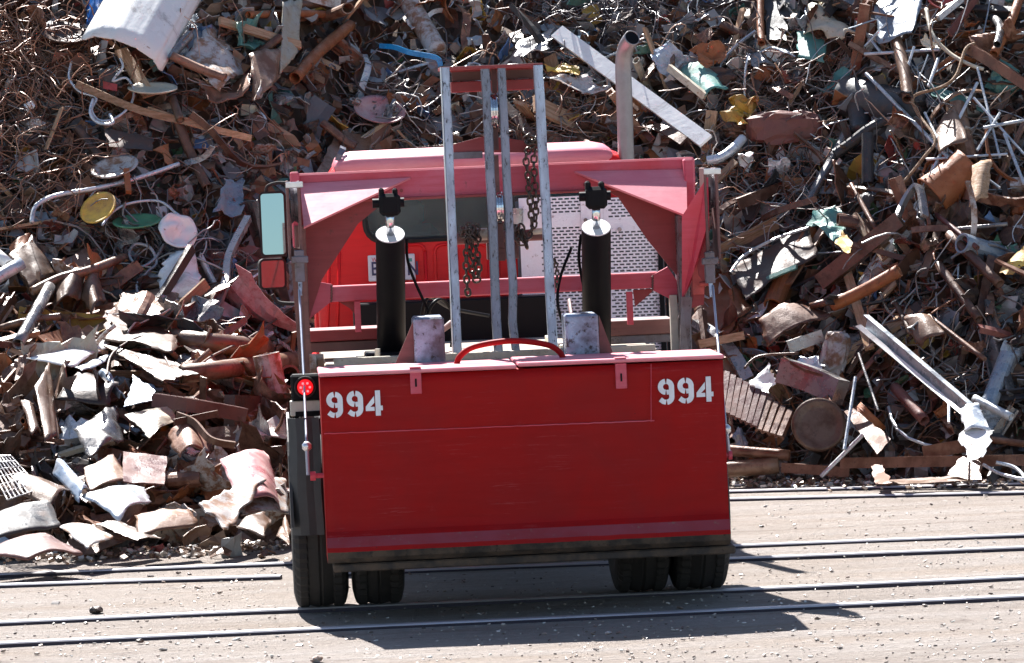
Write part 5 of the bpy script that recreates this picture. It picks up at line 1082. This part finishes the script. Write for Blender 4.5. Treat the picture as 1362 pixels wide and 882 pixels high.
# underbody
DO = 0.0
part('chassis_rail', 'black_paint', box((-.42, 3.2, .86), (.09, 7.2, .26), .01)); part('chassis_rail', 'black_paint', box((.42, 3.2, .86), (.09, 7.2, .26), .01))
part('subframe', 'brown_steel', box((0, 1.2, 1.12), (1.7, 4.0, .2), .01), box((0, -.15, .9), (1.9, .3, .3), .01))
v, f = lathe([(0, -.24), (.12, -.24), (.2, -.1), (.22, 0), (.2, .1), (.12, .24), (0, .24)], 20); part('rear_axle', 'black_paint', cyl((-.95, 0, .5), (.95, 0, .5), .075), (([(p[0], p[1], p[2] + .5) for p in v]), f))
part('fuel_tank', 'black_paint', cyl((-.86, 2.4, .72), (-.86, 3.6, .72), .28, 28), smooth=False); part('fuel_tank', 'black_paint', cyl((.86, 2.4, .72), (.86, 3.6, .72), .28, 28))
def tyre(x0, x1, d, rad=.505, n_=52, side=1):
    w_ = (x1 - x0); c = (x0 + x1) / 2; m_ = MB(); cols = [-.5, -.47, -.40, -.26, -.23, -.04, 0, .04, .23, .26, .40, .47, .5]; m_.v = []
    for k in range(n_ * 2):
        a = PI * k / n_
        for i, q in enumerate(cols):
            r = rad - (.045 if abs(q) > .49 else .02 if abs(q) > .46 else 0)
            if i in (4, 8): r -= .014
            if k % 2 and abs(q) > .24: r -= .012
            if i == 6: r -= .008
            m_.v.append((c + q * w_, r * math.cos(a), r * math.sin(a)))
            m_.c.append((1, 1, 1))
    L = len(cols)
    for k in range(n_ * 2):
        for i in range(L - 1): m_.f.append((k * L + i, k * L + i + 1, ((k + 1) % (2 * n_)) * L + i + 1, ((k + 1) % (2 * n_)) * L + i)); m_.sm.append(False)
    for s_ in (-1, 1):
        v, f = lathe([(rad - .045, s_ * w_ * .5), (rad - .09, s_ * w_ * .535), (rad - .17, s_ * w_ * .5), (rad - .22, s_ * w_ * .43)], 48); m_.add([(c + p[0], p[1], p[2]) for p in v], f, None, True)
    t_ = m_.build('wheel', 'rubber', truck); t_.location = (0, d, rad)
    h_ = w_ * .43; v, f = lathe([(rad - .215, h_ * side), (rad - .235, h_ * side), (rad - .26, .3 * h_ * side), (.1, .15 * h_ * side), (.09, .5 * h_ * side), (0, .5 * h_ * side)], 36)
    m2 = MB(); m2.add([(c + p[0], p[1], p[2]) for p in v], f, None, True); m2.build('rim', 'steel_grey', t_)
    m3 = MB(); m3.add(*tube([Vector((c + h_, 0, 0)), Vector((c - h_, 0, 0))], rad - .2, 36, True, .02)); m3.build('rim_barrel', 'dark_post', t_); return t_
k0 = K(0); uc = 0
tl = T(392, 760, 0).x; tyre(tl, tl + 68 * k0, 0, side=-1); tyre(T(470, 760, 0).x, T(534, 760, 0).x, 0, side=1)
tyre(T(816, 760, 0).x, T(884, 760, 0).x, 0, side=-1); tyre(T(893, 760, 0).x, T(962, 760, 0).x, 0, side=1)
tyre(-1.13, -.85, 5.9, side=-1); tyre(.85, 1.13, 5.9, side=1)
# mud guard on the driver side and the lamp above it
fl = []
for i in range(9):
    for j in range(5):
        z = T(405, 556 + (712 - 556) * i / 8, -.6).z; x = T(386 + 40 * j / 4, 600, -.6).x; fl.append((x + .004 * math.sin(i), -.60 + .05 * (j == 0) - .02 * math.sin(i * .4) + .004 * math.sin(j * 2.5), z))
part('mud_flap', 'mud_flap', slab(fl, 8, 4, -.012), smooth=False)
a = T(386, 560, -.5).x; part('wheel_guard', 'mud_flap', sweep([Vector((a - .012, -.02 + .59 * math.cos(math.radians(q)), .52 + .59 * math.sin(math.radians(q)))) for q in range(-30 + 180 + 30, -1 + 0, -10)][::-1], [(-.008, -.03), (.008, -.03), (.008, .03), (-.008, .03)], Vector((0, 0, 1))))
lb = part('lamp_housing', 'black_paint', rect(387, 498, 432, 533, -.35, -.22, .012)); c = T(406, 515, -.35)
v, f = lathe([(0, -.375), (.036, -.372), (.046, -.36), (.046, -.345)], 28, 1); part('tail_lamp', 'lamp_red', ([(c.x + p[0], p[1], c.z + p[2]) for p in v], f), parent=lb, smooth=True, label='lit round red tail lamp')
part('lamp_bezel', 'rubber', tube([Vector((c.x + .058 * math.cos(q * PI / 14), -.356, c.z + .058 * math.sin(q * PI / 14))) for q in range(29)], .006, 6), parent=lb)
part('lamp_diode', 'lamp_spot', *[box((c.x + .026 * math.cos(q), -.377, c.z + .026 * math.sin(q)), (.013, .006, .013), .003) for q in (0, 1.05, 2.1, 3.14, 4.19, 5.24)], parent=lb)
part('lamp_bracket', 'light_bracket', rect(386, 533, 428, 553, -.33, -.24, .004), parent=lb); part('bracket_bar', 'black_paint', rect(393, 547, 428, 554, -.34, -.24, .002), parent=lb)
part('sunlit_strip', 'rusty_white', rect(412, 471, 421, 496, .6, .62, .002), rect(421, 471, 431, 496, .62, .64, .002))  # white strips for an item catching the sun, sunlight in the colour

# cab
kc = K(3.6); cl = T(425, 430, 3.6).x; cr = T(868, 410, 3.6).x; ctop = T(640, 203, 3.75).z; cz0 = .95
def cabring(d, zt_, ins):
    """cross section of the cab at depth d, anticlockwise"""
    L = []; w2 = (cr - cl) / 2 - ins; cc = (cl + cr) / 2
    L += [(cc - w2, cz0), (cc - w2 + .0, 1.55), (cc - w2 + .02, 1.9)]
    for q in range(0, 7): a_ = PI - PI / 2 * q / 6; L.append((cc - w2 + .30 + .23 * math.cos(a_), zt_ - .24 + .24 * math.sin(a_)))
    for q in range(0, 7): a_ = PI / 2 - PI / 2 * q / 6; L.append((cc + w2 - .30 + .23 * math.cos(a_), zt_ - .24 + .24 * math.sin(a_)))
    L += [(cc + w2 - .02, 1.9), (cc + w2, 1.55), (cc + w2, cz0)]; return [Vector((x, d, z)) for x, z in L]
rings = [cabring(3.62, ctop - .06, .05), cabring(3.64, ctop - .035, .02), cabring(3.70, ctop - .012, .0), cabring(3.8, ctop, 0), cabring(4.5, ctop + .01, 0), cabring(4.9, ctop - .05, 0), cabring(5.3, 2.0, 0)]
v = [p for r_ in rings for p in r_]; nr = len(rings[0]); f = []
for i in range(len(rings) - 1):
    for k in range(nr): f.append((i * nr + k, i * nr + (k + 1) % nr, (i + 1) * nr + (k + 1) % nr, (i + 1) * nr + k))
f.append(tuple((len(rings) - 1) * nr + k for k in range(nr))[::-1])
# back wall with a window opening: fan between the outer ring and the window ring
def rr_ring(x0, y0, x1, y1, d, rpx, n_=5):
    L = []
    for cx, cy, a0 in ((x1 - rpx, y0 + rpx, 90), (x0 + rpx, y0 + rpx, 180), (x0 + rpx, y1 - rpx, 270), (x1 - rpx, y1 - rpx, 360)):
        for q in range(n_): a_ = math.radians(a0 + 90 * q / (n_ - 1)) if a0 != 90 else math.radians(90 * q / (n_ - 1)); a_ = math.radians({90: 0, 180: 90, 270: 180, 360: 270}[a0] + 90 * q / (n_ - 1)); L.append((cx + rpx * math.cos(a_), cy - rpx * math.sin(a_)))
    return L
wz0, wz1 = T(560, 318, 3.62).z, T(560, 256, 3.62).z; wx0, wx1 = T(486, 290, 3.62).x, T(800, 270, 3.62).x
def wring(d, g=0):
    L = []; r_ = .11
    for cx, cz, a0 in ((wx1 - r_, wz1 - r_, 0), (wx0 + r_, wz1 - r_, 90), (wx0 + r_, wz0 + r_, 180), (wx1 - r_, wz0 + r_, 270)):
        for q in range(6): a_ = math.radians(a0 + 18 * q); L.append(Vector((cx + (r_ - g) * math.cos(a_), d, cz + (r_ - g) * math.sin(a_))))
    return L
m_ = MB(); m_.add(v, f, None, False)
bm_v = list(rings[0]); W_ = wring(3.62); allv = bm_v + W_
# strips: split back wall into top, bottom, left and right quads
xa, xb = min(p.x for p in bm_v), max(p.x for p in bm_v)
cen = Vector(((wx0 + wx1) / 2, 3.62, (wz0 + wz1) / 2))
def angof(p): return math.atan2((p.z - cen.z) * 2.2, p.x - cen.x)
O_ = sorted([p for p in bm_v], key=angof); I_ = sorted(W_, key=angof)
# densify outer ring so the two match
fv = [Vector(p) for p in O_] + [Vector(p) for p in I_]; ff = []; i = j = 0; no, ni = len(O_), len(I_)
while i < no or j < ni:
    ao = angof(O_[i % no]) + (2 * PI if i >= no else 0); ai = angof(I_[j % ni]) + (2 * PI if j >= ni else 0)
    an_o = angof(O_[(i + 1) % no]) + (2 * PI if i + 1 >= no else 0); an_i = angof(I_[(j + 1) % ni]) + (2 * PI if j + 1 >= ni else 0)
    if j >= ni or (i < no and an_o <= an_i): ff.append((i % no, (i + 1) % no, no + j % ni)); i += 1
    else: ff.append((i % no, no + (j + 1) % ni, no + j % ni)); j += 1
m_.add(fv, ff, None, False)
cab = m_.build('cab', 'cab_red', truck); cab['label'] = 'bright red cab with rounded shoulders and a wide rear window'
for p_ in cab.data.polygons: p_.use_smooth = p_.index < (len(rings) - 1) * nr
part('window_seal', 'rubber', (lambda A, B: ([*A, *B], [(k, (k + 1) % len(A), len(A) + (k + 1) % len(A), len(A) + k) for k in range(len(A))]))(wring(3.615, -.022), wring(3.60, .0)), (lambda A, B: ([*A, *B], [(k, (k + 1) % len(A), len(A) + (k + 1) % len(A), len(A) + k) for k in range(len(A))]))(wring(3.60, .0), wring(3.65, .022)), parent=cab)
wr = wring(3.63, .01); part('rear_window', 'cab_glass', prism(wr, Vector((0, .008, 0))), parent=cab)
part('cab_interior', 'interior_grey', box((0, 5.1, 1.5), (1.7, .1, .9)), box((cl + .5, 4.9, 1.75), (.4, .3, .35), .05), parent=cab)
part('seat', 'seat_cloth', box((cl + .62, 4.2, 1.8), (.46, .14, .66), .06), box((cl + .62, 4.2, 2.2), (.26, .1, .18), .04), parent=cab); part('seat', 'seat_cloth', box((cr - .62, 4.2, 1.75), (.46, .14, .6), .06), parent=cab)
part('steering_wheel', 'rubber', tube([Vector((cl + .62 + .22 * math.cos(q * PI / 12), 4.75 + .05 * math.sin(q * PI / 12), 1.95 + .2 * math.sin(q * PI / 12))) for q in range(25)], .014, 6), parent=cab)
# pressed panels of the back wall
for x0 in (536, 578, 620, 662): 
    a, b_ = T(x0, 326, 3.6), T(x0 + 34, 440, 3.6); L = []
    r_ = .05
    for cx, cz, a0 in ((b_.x - r_, a.z - r_, 0), (a.x + r_, a.z - r_, 90), (a.x + r_, b_.z + r_, 180), (b_.x - r_, b_.z + r_, 270)):
        for q in range(5): an = math.radians(a0 + 22.5 * q); L.append(Vector((cx + r_ * math.cos(an), 3.618, cz + r_ * math.sin(an))))
    L.append(L[0]); part('pressed_panel', 'cab_red', tube(L, .012, 6), parent=cab, smooth=True)
for x0 in (435, 448): part('corner_rib', 'cab_red', tube([T(x0 + 4, 320, 3.62), T(x0, 480, 3.62)], .01, 6), parent=cab, smooth=True)
part('lower_seam', 'cab_red', tube([T(428, 480, 3.61), T(690, 470, 3.61)], .006, 6), cyl(T(459, 485, 3.6), T(459, 485, 3.57), .014), parent=cab)
pa, pb_ = T(489, 340, 3.59), T(553, 372, 3.59)
pl = part('licence_plate', 'plate_white', box(((pa.x + pb_.x) / 2, 3.597, (pa.z + pb_.z) / 2), (pb_.x - pa.x, .012, pa.z - pb_.z), .006))
def text(s_, px, py, h, mat, parent):
    cu = bpy.data.curves.new('lettering', 'FONT'); cu.body = s_; cu.size = h; cu.extrude = .001; cu.offset = h * .012; o = bpy.data.objects.new('tmp', cu); COL.objects.link(o)
    bpy.context.view_layer.update(); me = bpy.data.meshes.new_from_object(o.evaluated_get(bpy.context.evaluated_depsgraph_get())); bpy.data.objects.remove(o)
    me.materials.clear(); me.materials.append(M[mat]); q = bpy.data.objects.new('lettering', me); COL.objects.link(q); q.parent = parent; p = T(px, py, 3.588); q.location = (p.x, 3.589, p.z); q.rotation_euler = (PI / 2, 0, 0); q.scale = (.8, 1, 1); return q
text('B', 493.5, 366.5, .13, 'plate_blue', pl); text('N', 541.5, 366, .13, 'plate_blue', pl); text('WA', 494.5, 348.5, .042, 'plate_red', pl)
part('plate_sticker', 'plate_green', rect(543, 343.5, 548, 348, 3.587, 3.59, .001), parent=pl)
part('roof_stripe', 'dark_post', sweep([Vector((p.x, p.y, p.z)) for p in (T(449, 214, 3.66), T(452, 206, 3.66), T(456, 199, 3.7), T(456, 196, 3.8))], [(-.02, -.006), (.02, -.006), (.02, .006), (-.02, .006)], Vector((1, 0, 0))), parent=cab)
cm = (cl + cr) / 2 - .035; hw = (820 - 447) * kc / 2; L = []
for x_, r_ in ((-hw, .25), (-hw + .015, .6), (-hw + .05, .85), (-hw + .12, 1), (0, 1.04), (hw - .12, 1), (hw - .05, .85), (hw - .015, .6), (hw, .25)):
    L.append([Vector((cm + x_, 4.2 + .62 * math.copysign(abs(math.cos(q * PI / 12)) ** .6, math.cos(q * PI / 12)) * (.8 + .2 * r_), ctop - .06 + .105 * r_ * math.copysign(abs(math.sin(q * PI / 12)) ** .7, math.sin(q * PI / 12)))) for q in range(24)])
v = [p for r_ in L for p in r_]; f = [(i * 24 + k, i * 24 + (k + 1) % 24, (i + 1) * 24 + (k + 1) % 24, (i + 1) * 24 + k) for i in range(8) for k in range(24)] + [tuple(range(24))[::-1], tuple(8 * 24 + k for k in range(24))]
part('roof_cap', 'glare_pink', (v, f), parent=cab, smooth=True, label='pale pink roof cap with sun highlight in its colour')
part('door', 'cab_red', box((cl - .004, 4.45, 1.5), (.03, .95, 1.0), .01), parent=cab); part('door', 'cab_red', box((cr + .004, 4.45, 1.5), (.03, .95, 1.0), .01), parent=cab)
part('windshield', 'cab_glass', prism([Vector((cl + .15, 4.93, 2.5)), Vector((cr - .15, 4.93, 2.5)), Vector((cr - .1, 5.28, 2.03)), Vector((cl + .1, 5.28, 2.03))], Vector((0, .01, .01))), parent=cab)
part('hood', 'cab_red', box((0, 6.1, 1.45), (1.25, 1.7, .9), .18)); part('fender', 'cab_red', box((-.82, 5.9, 1.12), (.42, 1.3, .32), .12)); part('fender', 'cab_red', box((.98, 5.9, 1.12), (.42, 1.3, .32), .12))
part('bumper', 'chrome', box((0, 7.1, .6), (2.3, .2, .35), .05)); part('grille', 'chrome', box((0, 6.97, 1.4), (.9, .05, .7), .02)); part('headlight', 'chrome', box((-.85, 6.6, 1.15), (.22, .12, .2), .04)); part('headlight', 'chrome', box((.85, 6.6, 1.15), (.22, .12, .2), .04))

# perforated heat guard and exhaust stack
def mesh_panel(x0, y0, x1, y1, d, cw=8.4, rh=2.15, solid=lambda u, v_: False):
    k = K(d); c0 = T(x0, (y0 + y1) / 2, d); c1 = T((x0 + x1) / 2, y0, d); W_ = (x1 - x0) * k; H_ = (y1 - y0) * k; X0 = c0.x; Z1 = c1.z; m_ = MB(); rows = int(H_ / (rh * k)); vs = {}
    def vid(x, z, y=d):
        q = (round(x, 5), round(z, 5), y)
        if q not in vs: vs[q] = len(m_.v); m_.v.append((x, y, z)); m_.c.append((1, 1, 1))
        return vs[q]
    def quad(xa, xb, za, zb):
        if xb - xa < 1e-5: return
        m_.f.append((vid(xa, za), vid(xb, za), vid(xb, zb), vid(xa, zb))); m_.sm.append(False)
    for r_ in range(rows):
        za, zb = Z1 - r_ * rh * k, Z1 - (r_ + 1) * rh * k
        if r_ % 2 == 0: quad(X0, X0 + W_, za, zb); continue
        x = X0 + ((r_ // 2) % 2) * cw * k * .5; quad(X0, x + .0, za, zb) if x > X0 else None
        while x < X0 + W_:
            xe = min(x + cw * k, X0 + W_); s_ = x + cw * k * .3
            if s_ >= xe or solid((x - X0) / W_, r_ / rows): quad(x, xe, za, zb)
            else: quad(x, s_, za, zb)
            x += cw * k
    return m_
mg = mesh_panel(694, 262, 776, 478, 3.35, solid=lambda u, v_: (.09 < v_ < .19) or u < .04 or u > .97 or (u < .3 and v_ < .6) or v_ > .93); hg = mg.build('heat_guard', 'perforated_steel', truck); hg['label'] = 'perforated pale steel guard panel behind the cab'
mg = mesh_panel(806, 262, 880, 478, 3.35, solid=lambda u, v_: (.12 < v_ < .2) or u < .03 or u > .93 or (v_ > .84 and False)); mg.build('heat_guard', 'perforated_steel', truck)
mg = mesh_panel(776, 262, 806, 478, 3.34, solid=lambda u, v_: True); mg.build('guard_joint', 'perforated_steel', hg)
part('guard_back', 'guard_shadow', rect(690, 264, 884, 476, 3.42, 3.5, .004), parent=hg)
part('guard_post', 'black_paint', rect(877, 262, 883, 480, 3.3, 3.36, .003), rect(946 - 60, 270, 948 - 60, 480, 3.3, 3.34, .001), parent=hg)
part('guard_bolt', 'steel_grey', cyl(T(776 + 48, 305, 3.34), T(776 + 48, 305, 3.31), .014), cyl(T(779, 293, 3.33), T(779, 293, 3.31), .014), parent=hg)
part('guard_bracket', 'steel_grey', tube([T(686, 277, 3.3), T(686, 298, 3.3)], .05, 16), parent=hg)
v, f = lathe([(0, .10), (.12, .085), (.19, .04), (.2, 0)], 24, 2); c = T(752, 268, 4.4); part('sky_reflection', 'reflection_cyan', ([(c.x + p[0] * 1.0, c.y + p[1] * .6, c.z - .03 + p[2]) for p in v], f), smooth=True)  # cyan dome added in place of a sky reflection
sp_ = [T(834, 250, 3.7), T(832.5, 200, 3.7), T(831, 150, 3.7), T(829.5, 110, 3.7), T(829, 90, 3.7), T(830, 74, 3.68), T(834, 60, 3.63), T(841, 50, 3.55)]
pts = []
for i in range(len(sp_) - 1):
    a, b_, c, d = sp_[max(i - 1, 0)], sp_[i], sp_[i + 1], sp_[min(i + 2, len(sp_) - 1)]
    for s_ in range(5): t_ = s_ / 5; pts.append(.5 * ((2 * b_) + (c - a) * t_ + (2 * a - 5 * b_ + 4 * c - d) * t_ ** 2 + (3 * b_ - a - 3 * c + d) * t_ ** 3))
pts.append(sp_[-1]); st = part('exhaust_stack', 'stack_steel', tube(pts, 10.8 * K(3.7), 28, True, .006), smooth=True, label='tall bare steel exhaust stack with a curved tip')
part('stack_bore', 'black_paint', tube([pts[-1].lerp(pts[-2], .4), pts[-4]], 10.8 * K(3.7) - .008, 24), parent=st)
part('stack_clamp', 'steel_grey', tube([pts[-2] + Vector((.055, 0, -.01)), pts[-2] + Vector((.085, -.01, .0)), pts[-1] + Vector((.07, -.01, .02))], .006, 6), parent=st)

# mirrors
def mirror(x0, y0, x1, y1, d, rot=0, rz=0):
    c = T((x0 + x1) / 2, (y0 + y1) / 2, d); k = K(d); w_, h_ = (x1 - x0) * k / 2, (y1 - y0) * k / 2; r_ = .035
    def ring(g, dd):
        L = []
        for cx, cz, a0 in ((w_ - r_, h_ - r_, 0), (-w_ + r_, h_ - r_, 90), (-w_ + r_, -h_ + r_, 180), (w_ - r_, -h_ + r_, 270)):
            for q in range(6): a_ = math.radians(a0 + 18 * q); L.append(Vector((cx + (r_ - g) * math.cos(a_), dd, cz + (r_ - g) * math.sin(a_))))
        return L
    A, B, C_, E = ring(0, -.01), ring(.014, -.014), ring(.0, .04), ring(.03, .06); n_ = len(A); v = A + B + C_ + E; q = lambda o1, o2: [(o1 + k_, o1 + (k_ + 1) % n_, o2 + (k_ + 1) % n_, o2 + k_) for k_ in range(n_)]
    f = q(0, n_)[::-1] + q(0, 2 * n_) + q(2 * n_, 3 * n_) + [tuple(3 * n_ + k_ for k_ in range(n_))]
    o = part('mirror', 'rubber', (v, f)); o.location = c; g = part('mirror_glass', 'mirror_glass', prism(ring(.012, -.008), Vector((0, .004, 0))), parent=o); g.location = (0, 0, 0)
    o.rotation_euler = (math.radians(rot), 0, math.radians(rz)); return o
mi = mirror(345.5, 255, 381, 341, 4.9, -2.5); mirror(344.5, 344, 381, 385, 4.9, 2, 11)
part('mirror_arm', 'rubber', arc([T(354, 257, 4.92), T(356, 248, 4.92), T(368, 243.5, 4.9), T(384, 243.5, 4.85), T(425, 245, 4.7)], .012), arc([T(362, 392, 4.92), T(370, 402, 4.92), T(392, 404, 4.85), T(430, 402, 4.7)], .014), smooth=True)

# chains
DO = .75
def chain(pts, r, label, L=.05, tilt0=0, closed=False):
    P_ = [Vector(p) for p in pts]; dense = []
    for i in range(len(P_) - 1):
        a, b_, c, d = P_[max(i - 1, 0)], P_[i], P_[i + 1], P_[min(i + 2, len(P_) - 1)]
        for s_ in range(16): t_ = s_ / 16; dense.append(.5 * ((2 * b_) + (c - a) * t_ + (2 * a - 5 * b_ + 4 * c - d) * t_ ** 2 + (3 * b_ - a - 3 * c + d) * t_ ** 3))
    dense.append(P_[-1]); m_ = MB(); acc = 0; k = 0; step = L * .68; last = dense[0]
    for i in range(1, len(dense)):
        seg = (dense[i] - dense[i - 1]); acc += seg.length
        if acc >= step:
            acc = 0; t_ = seg.normalized(); a = t_.cross(Vector((0, 1, 0.1))).normalized(); b_ = t_.cross(a); a, b_ = (a, b_) if k % 2 else (b_, a); an = R.uniform(-.4, .4); a = a * math.cos(an) + b_ * math.sin(an); k += 1
            ring = [dense[i] + t_ * (math.cos(q * PI / 6) * L * .34 + math.copysign(L * .12, math.cos(q * PI / 6))) + a * math.sin(q * PI / 6) * L * .34 for q in range(12)]
            v = []; f = []; nn = 6
            for q in range(12):
                tt = (ring[(q + 1) % 12] - ring[q - 1]).normalized(); n1 = t_.cross(a).normalized(); n2 = tt.cross(n1)
                for s_ in range(nn): an2 = 2 * PI * s_ / nn; v.append(ring[q] + n1 * math.cos(an2) * r + n2 * math.sin(an2) * r)
            for q in range(12):
                for s_ in range(nn): f.append((q * nn + s_, q * nn + (s_ + 1) % nn, ((q + 1) % 12) * nn + (s_ + 1) % nn, ((q + 1) % 12) * nn + s_))
            m_.add(v, f, None, True)
    o = m_.v[0]; ob = m_.build('chain', 'chain_steel', None, o); ob.location = TO + Matrix.Rotation(YAW, 3, 'Z') @ Vector(o); ob.rotation_euler = (0, 0, YAW); return tag(ob, label, 'chain')
chain([T(612, 300, -.02), T(616, 312, -.06), T(622, 300, -.04), T(628, 314, -.07), T(633, 302, -.03), T(636, 318, -.06), T(626, 310, -.08), T(618, 306, -.05), T(624, 330, -.06), T(630, 345, -.05), T(628, 360, -.04), T(634, 372, -.04), T(637, 355, -.05), T(634, 335, -.06), T(630, 318, -.08), T(622, 322, -.07), T(620, 350, -.05), T(621, 378, -.05), T(623, 394, -.05)], .0075, 'bunched rusty chain looped over the bar beside the blue grey mast upright')
chain([T(706, 178, .0), T(700, 182, -.03), T(710, 186, -.02), T(702, 190, -.05), T(712, 192, 0), T(700, 206, -.04), T(703, 240, -.02), T(705, 268, .0), T(708, 300, .0)], .007, 'long chain hanging straight down inside the mast from the crosshead')
chain([T(712, 180, .0), T(714, 192, -.02), T(710, 215, .0), T(712, 250, .02), T(712, 290, .0), T(704, 312, -.02), T(698, 318, -.04), T(688, 306, -.03), T(696, 322, -.05), T(686, 318, -.05), T(692, 300, -.04), T(700, 326, -.05)], .007, 'second hanging chain gathered in a knot on the bar by the heat guard')
chain([T(737, 342, -.2), T(741, 362, -.2), T(740, 384, -.2)], .005, 'short dark chain end dangling beside the outer mast upright', .03)
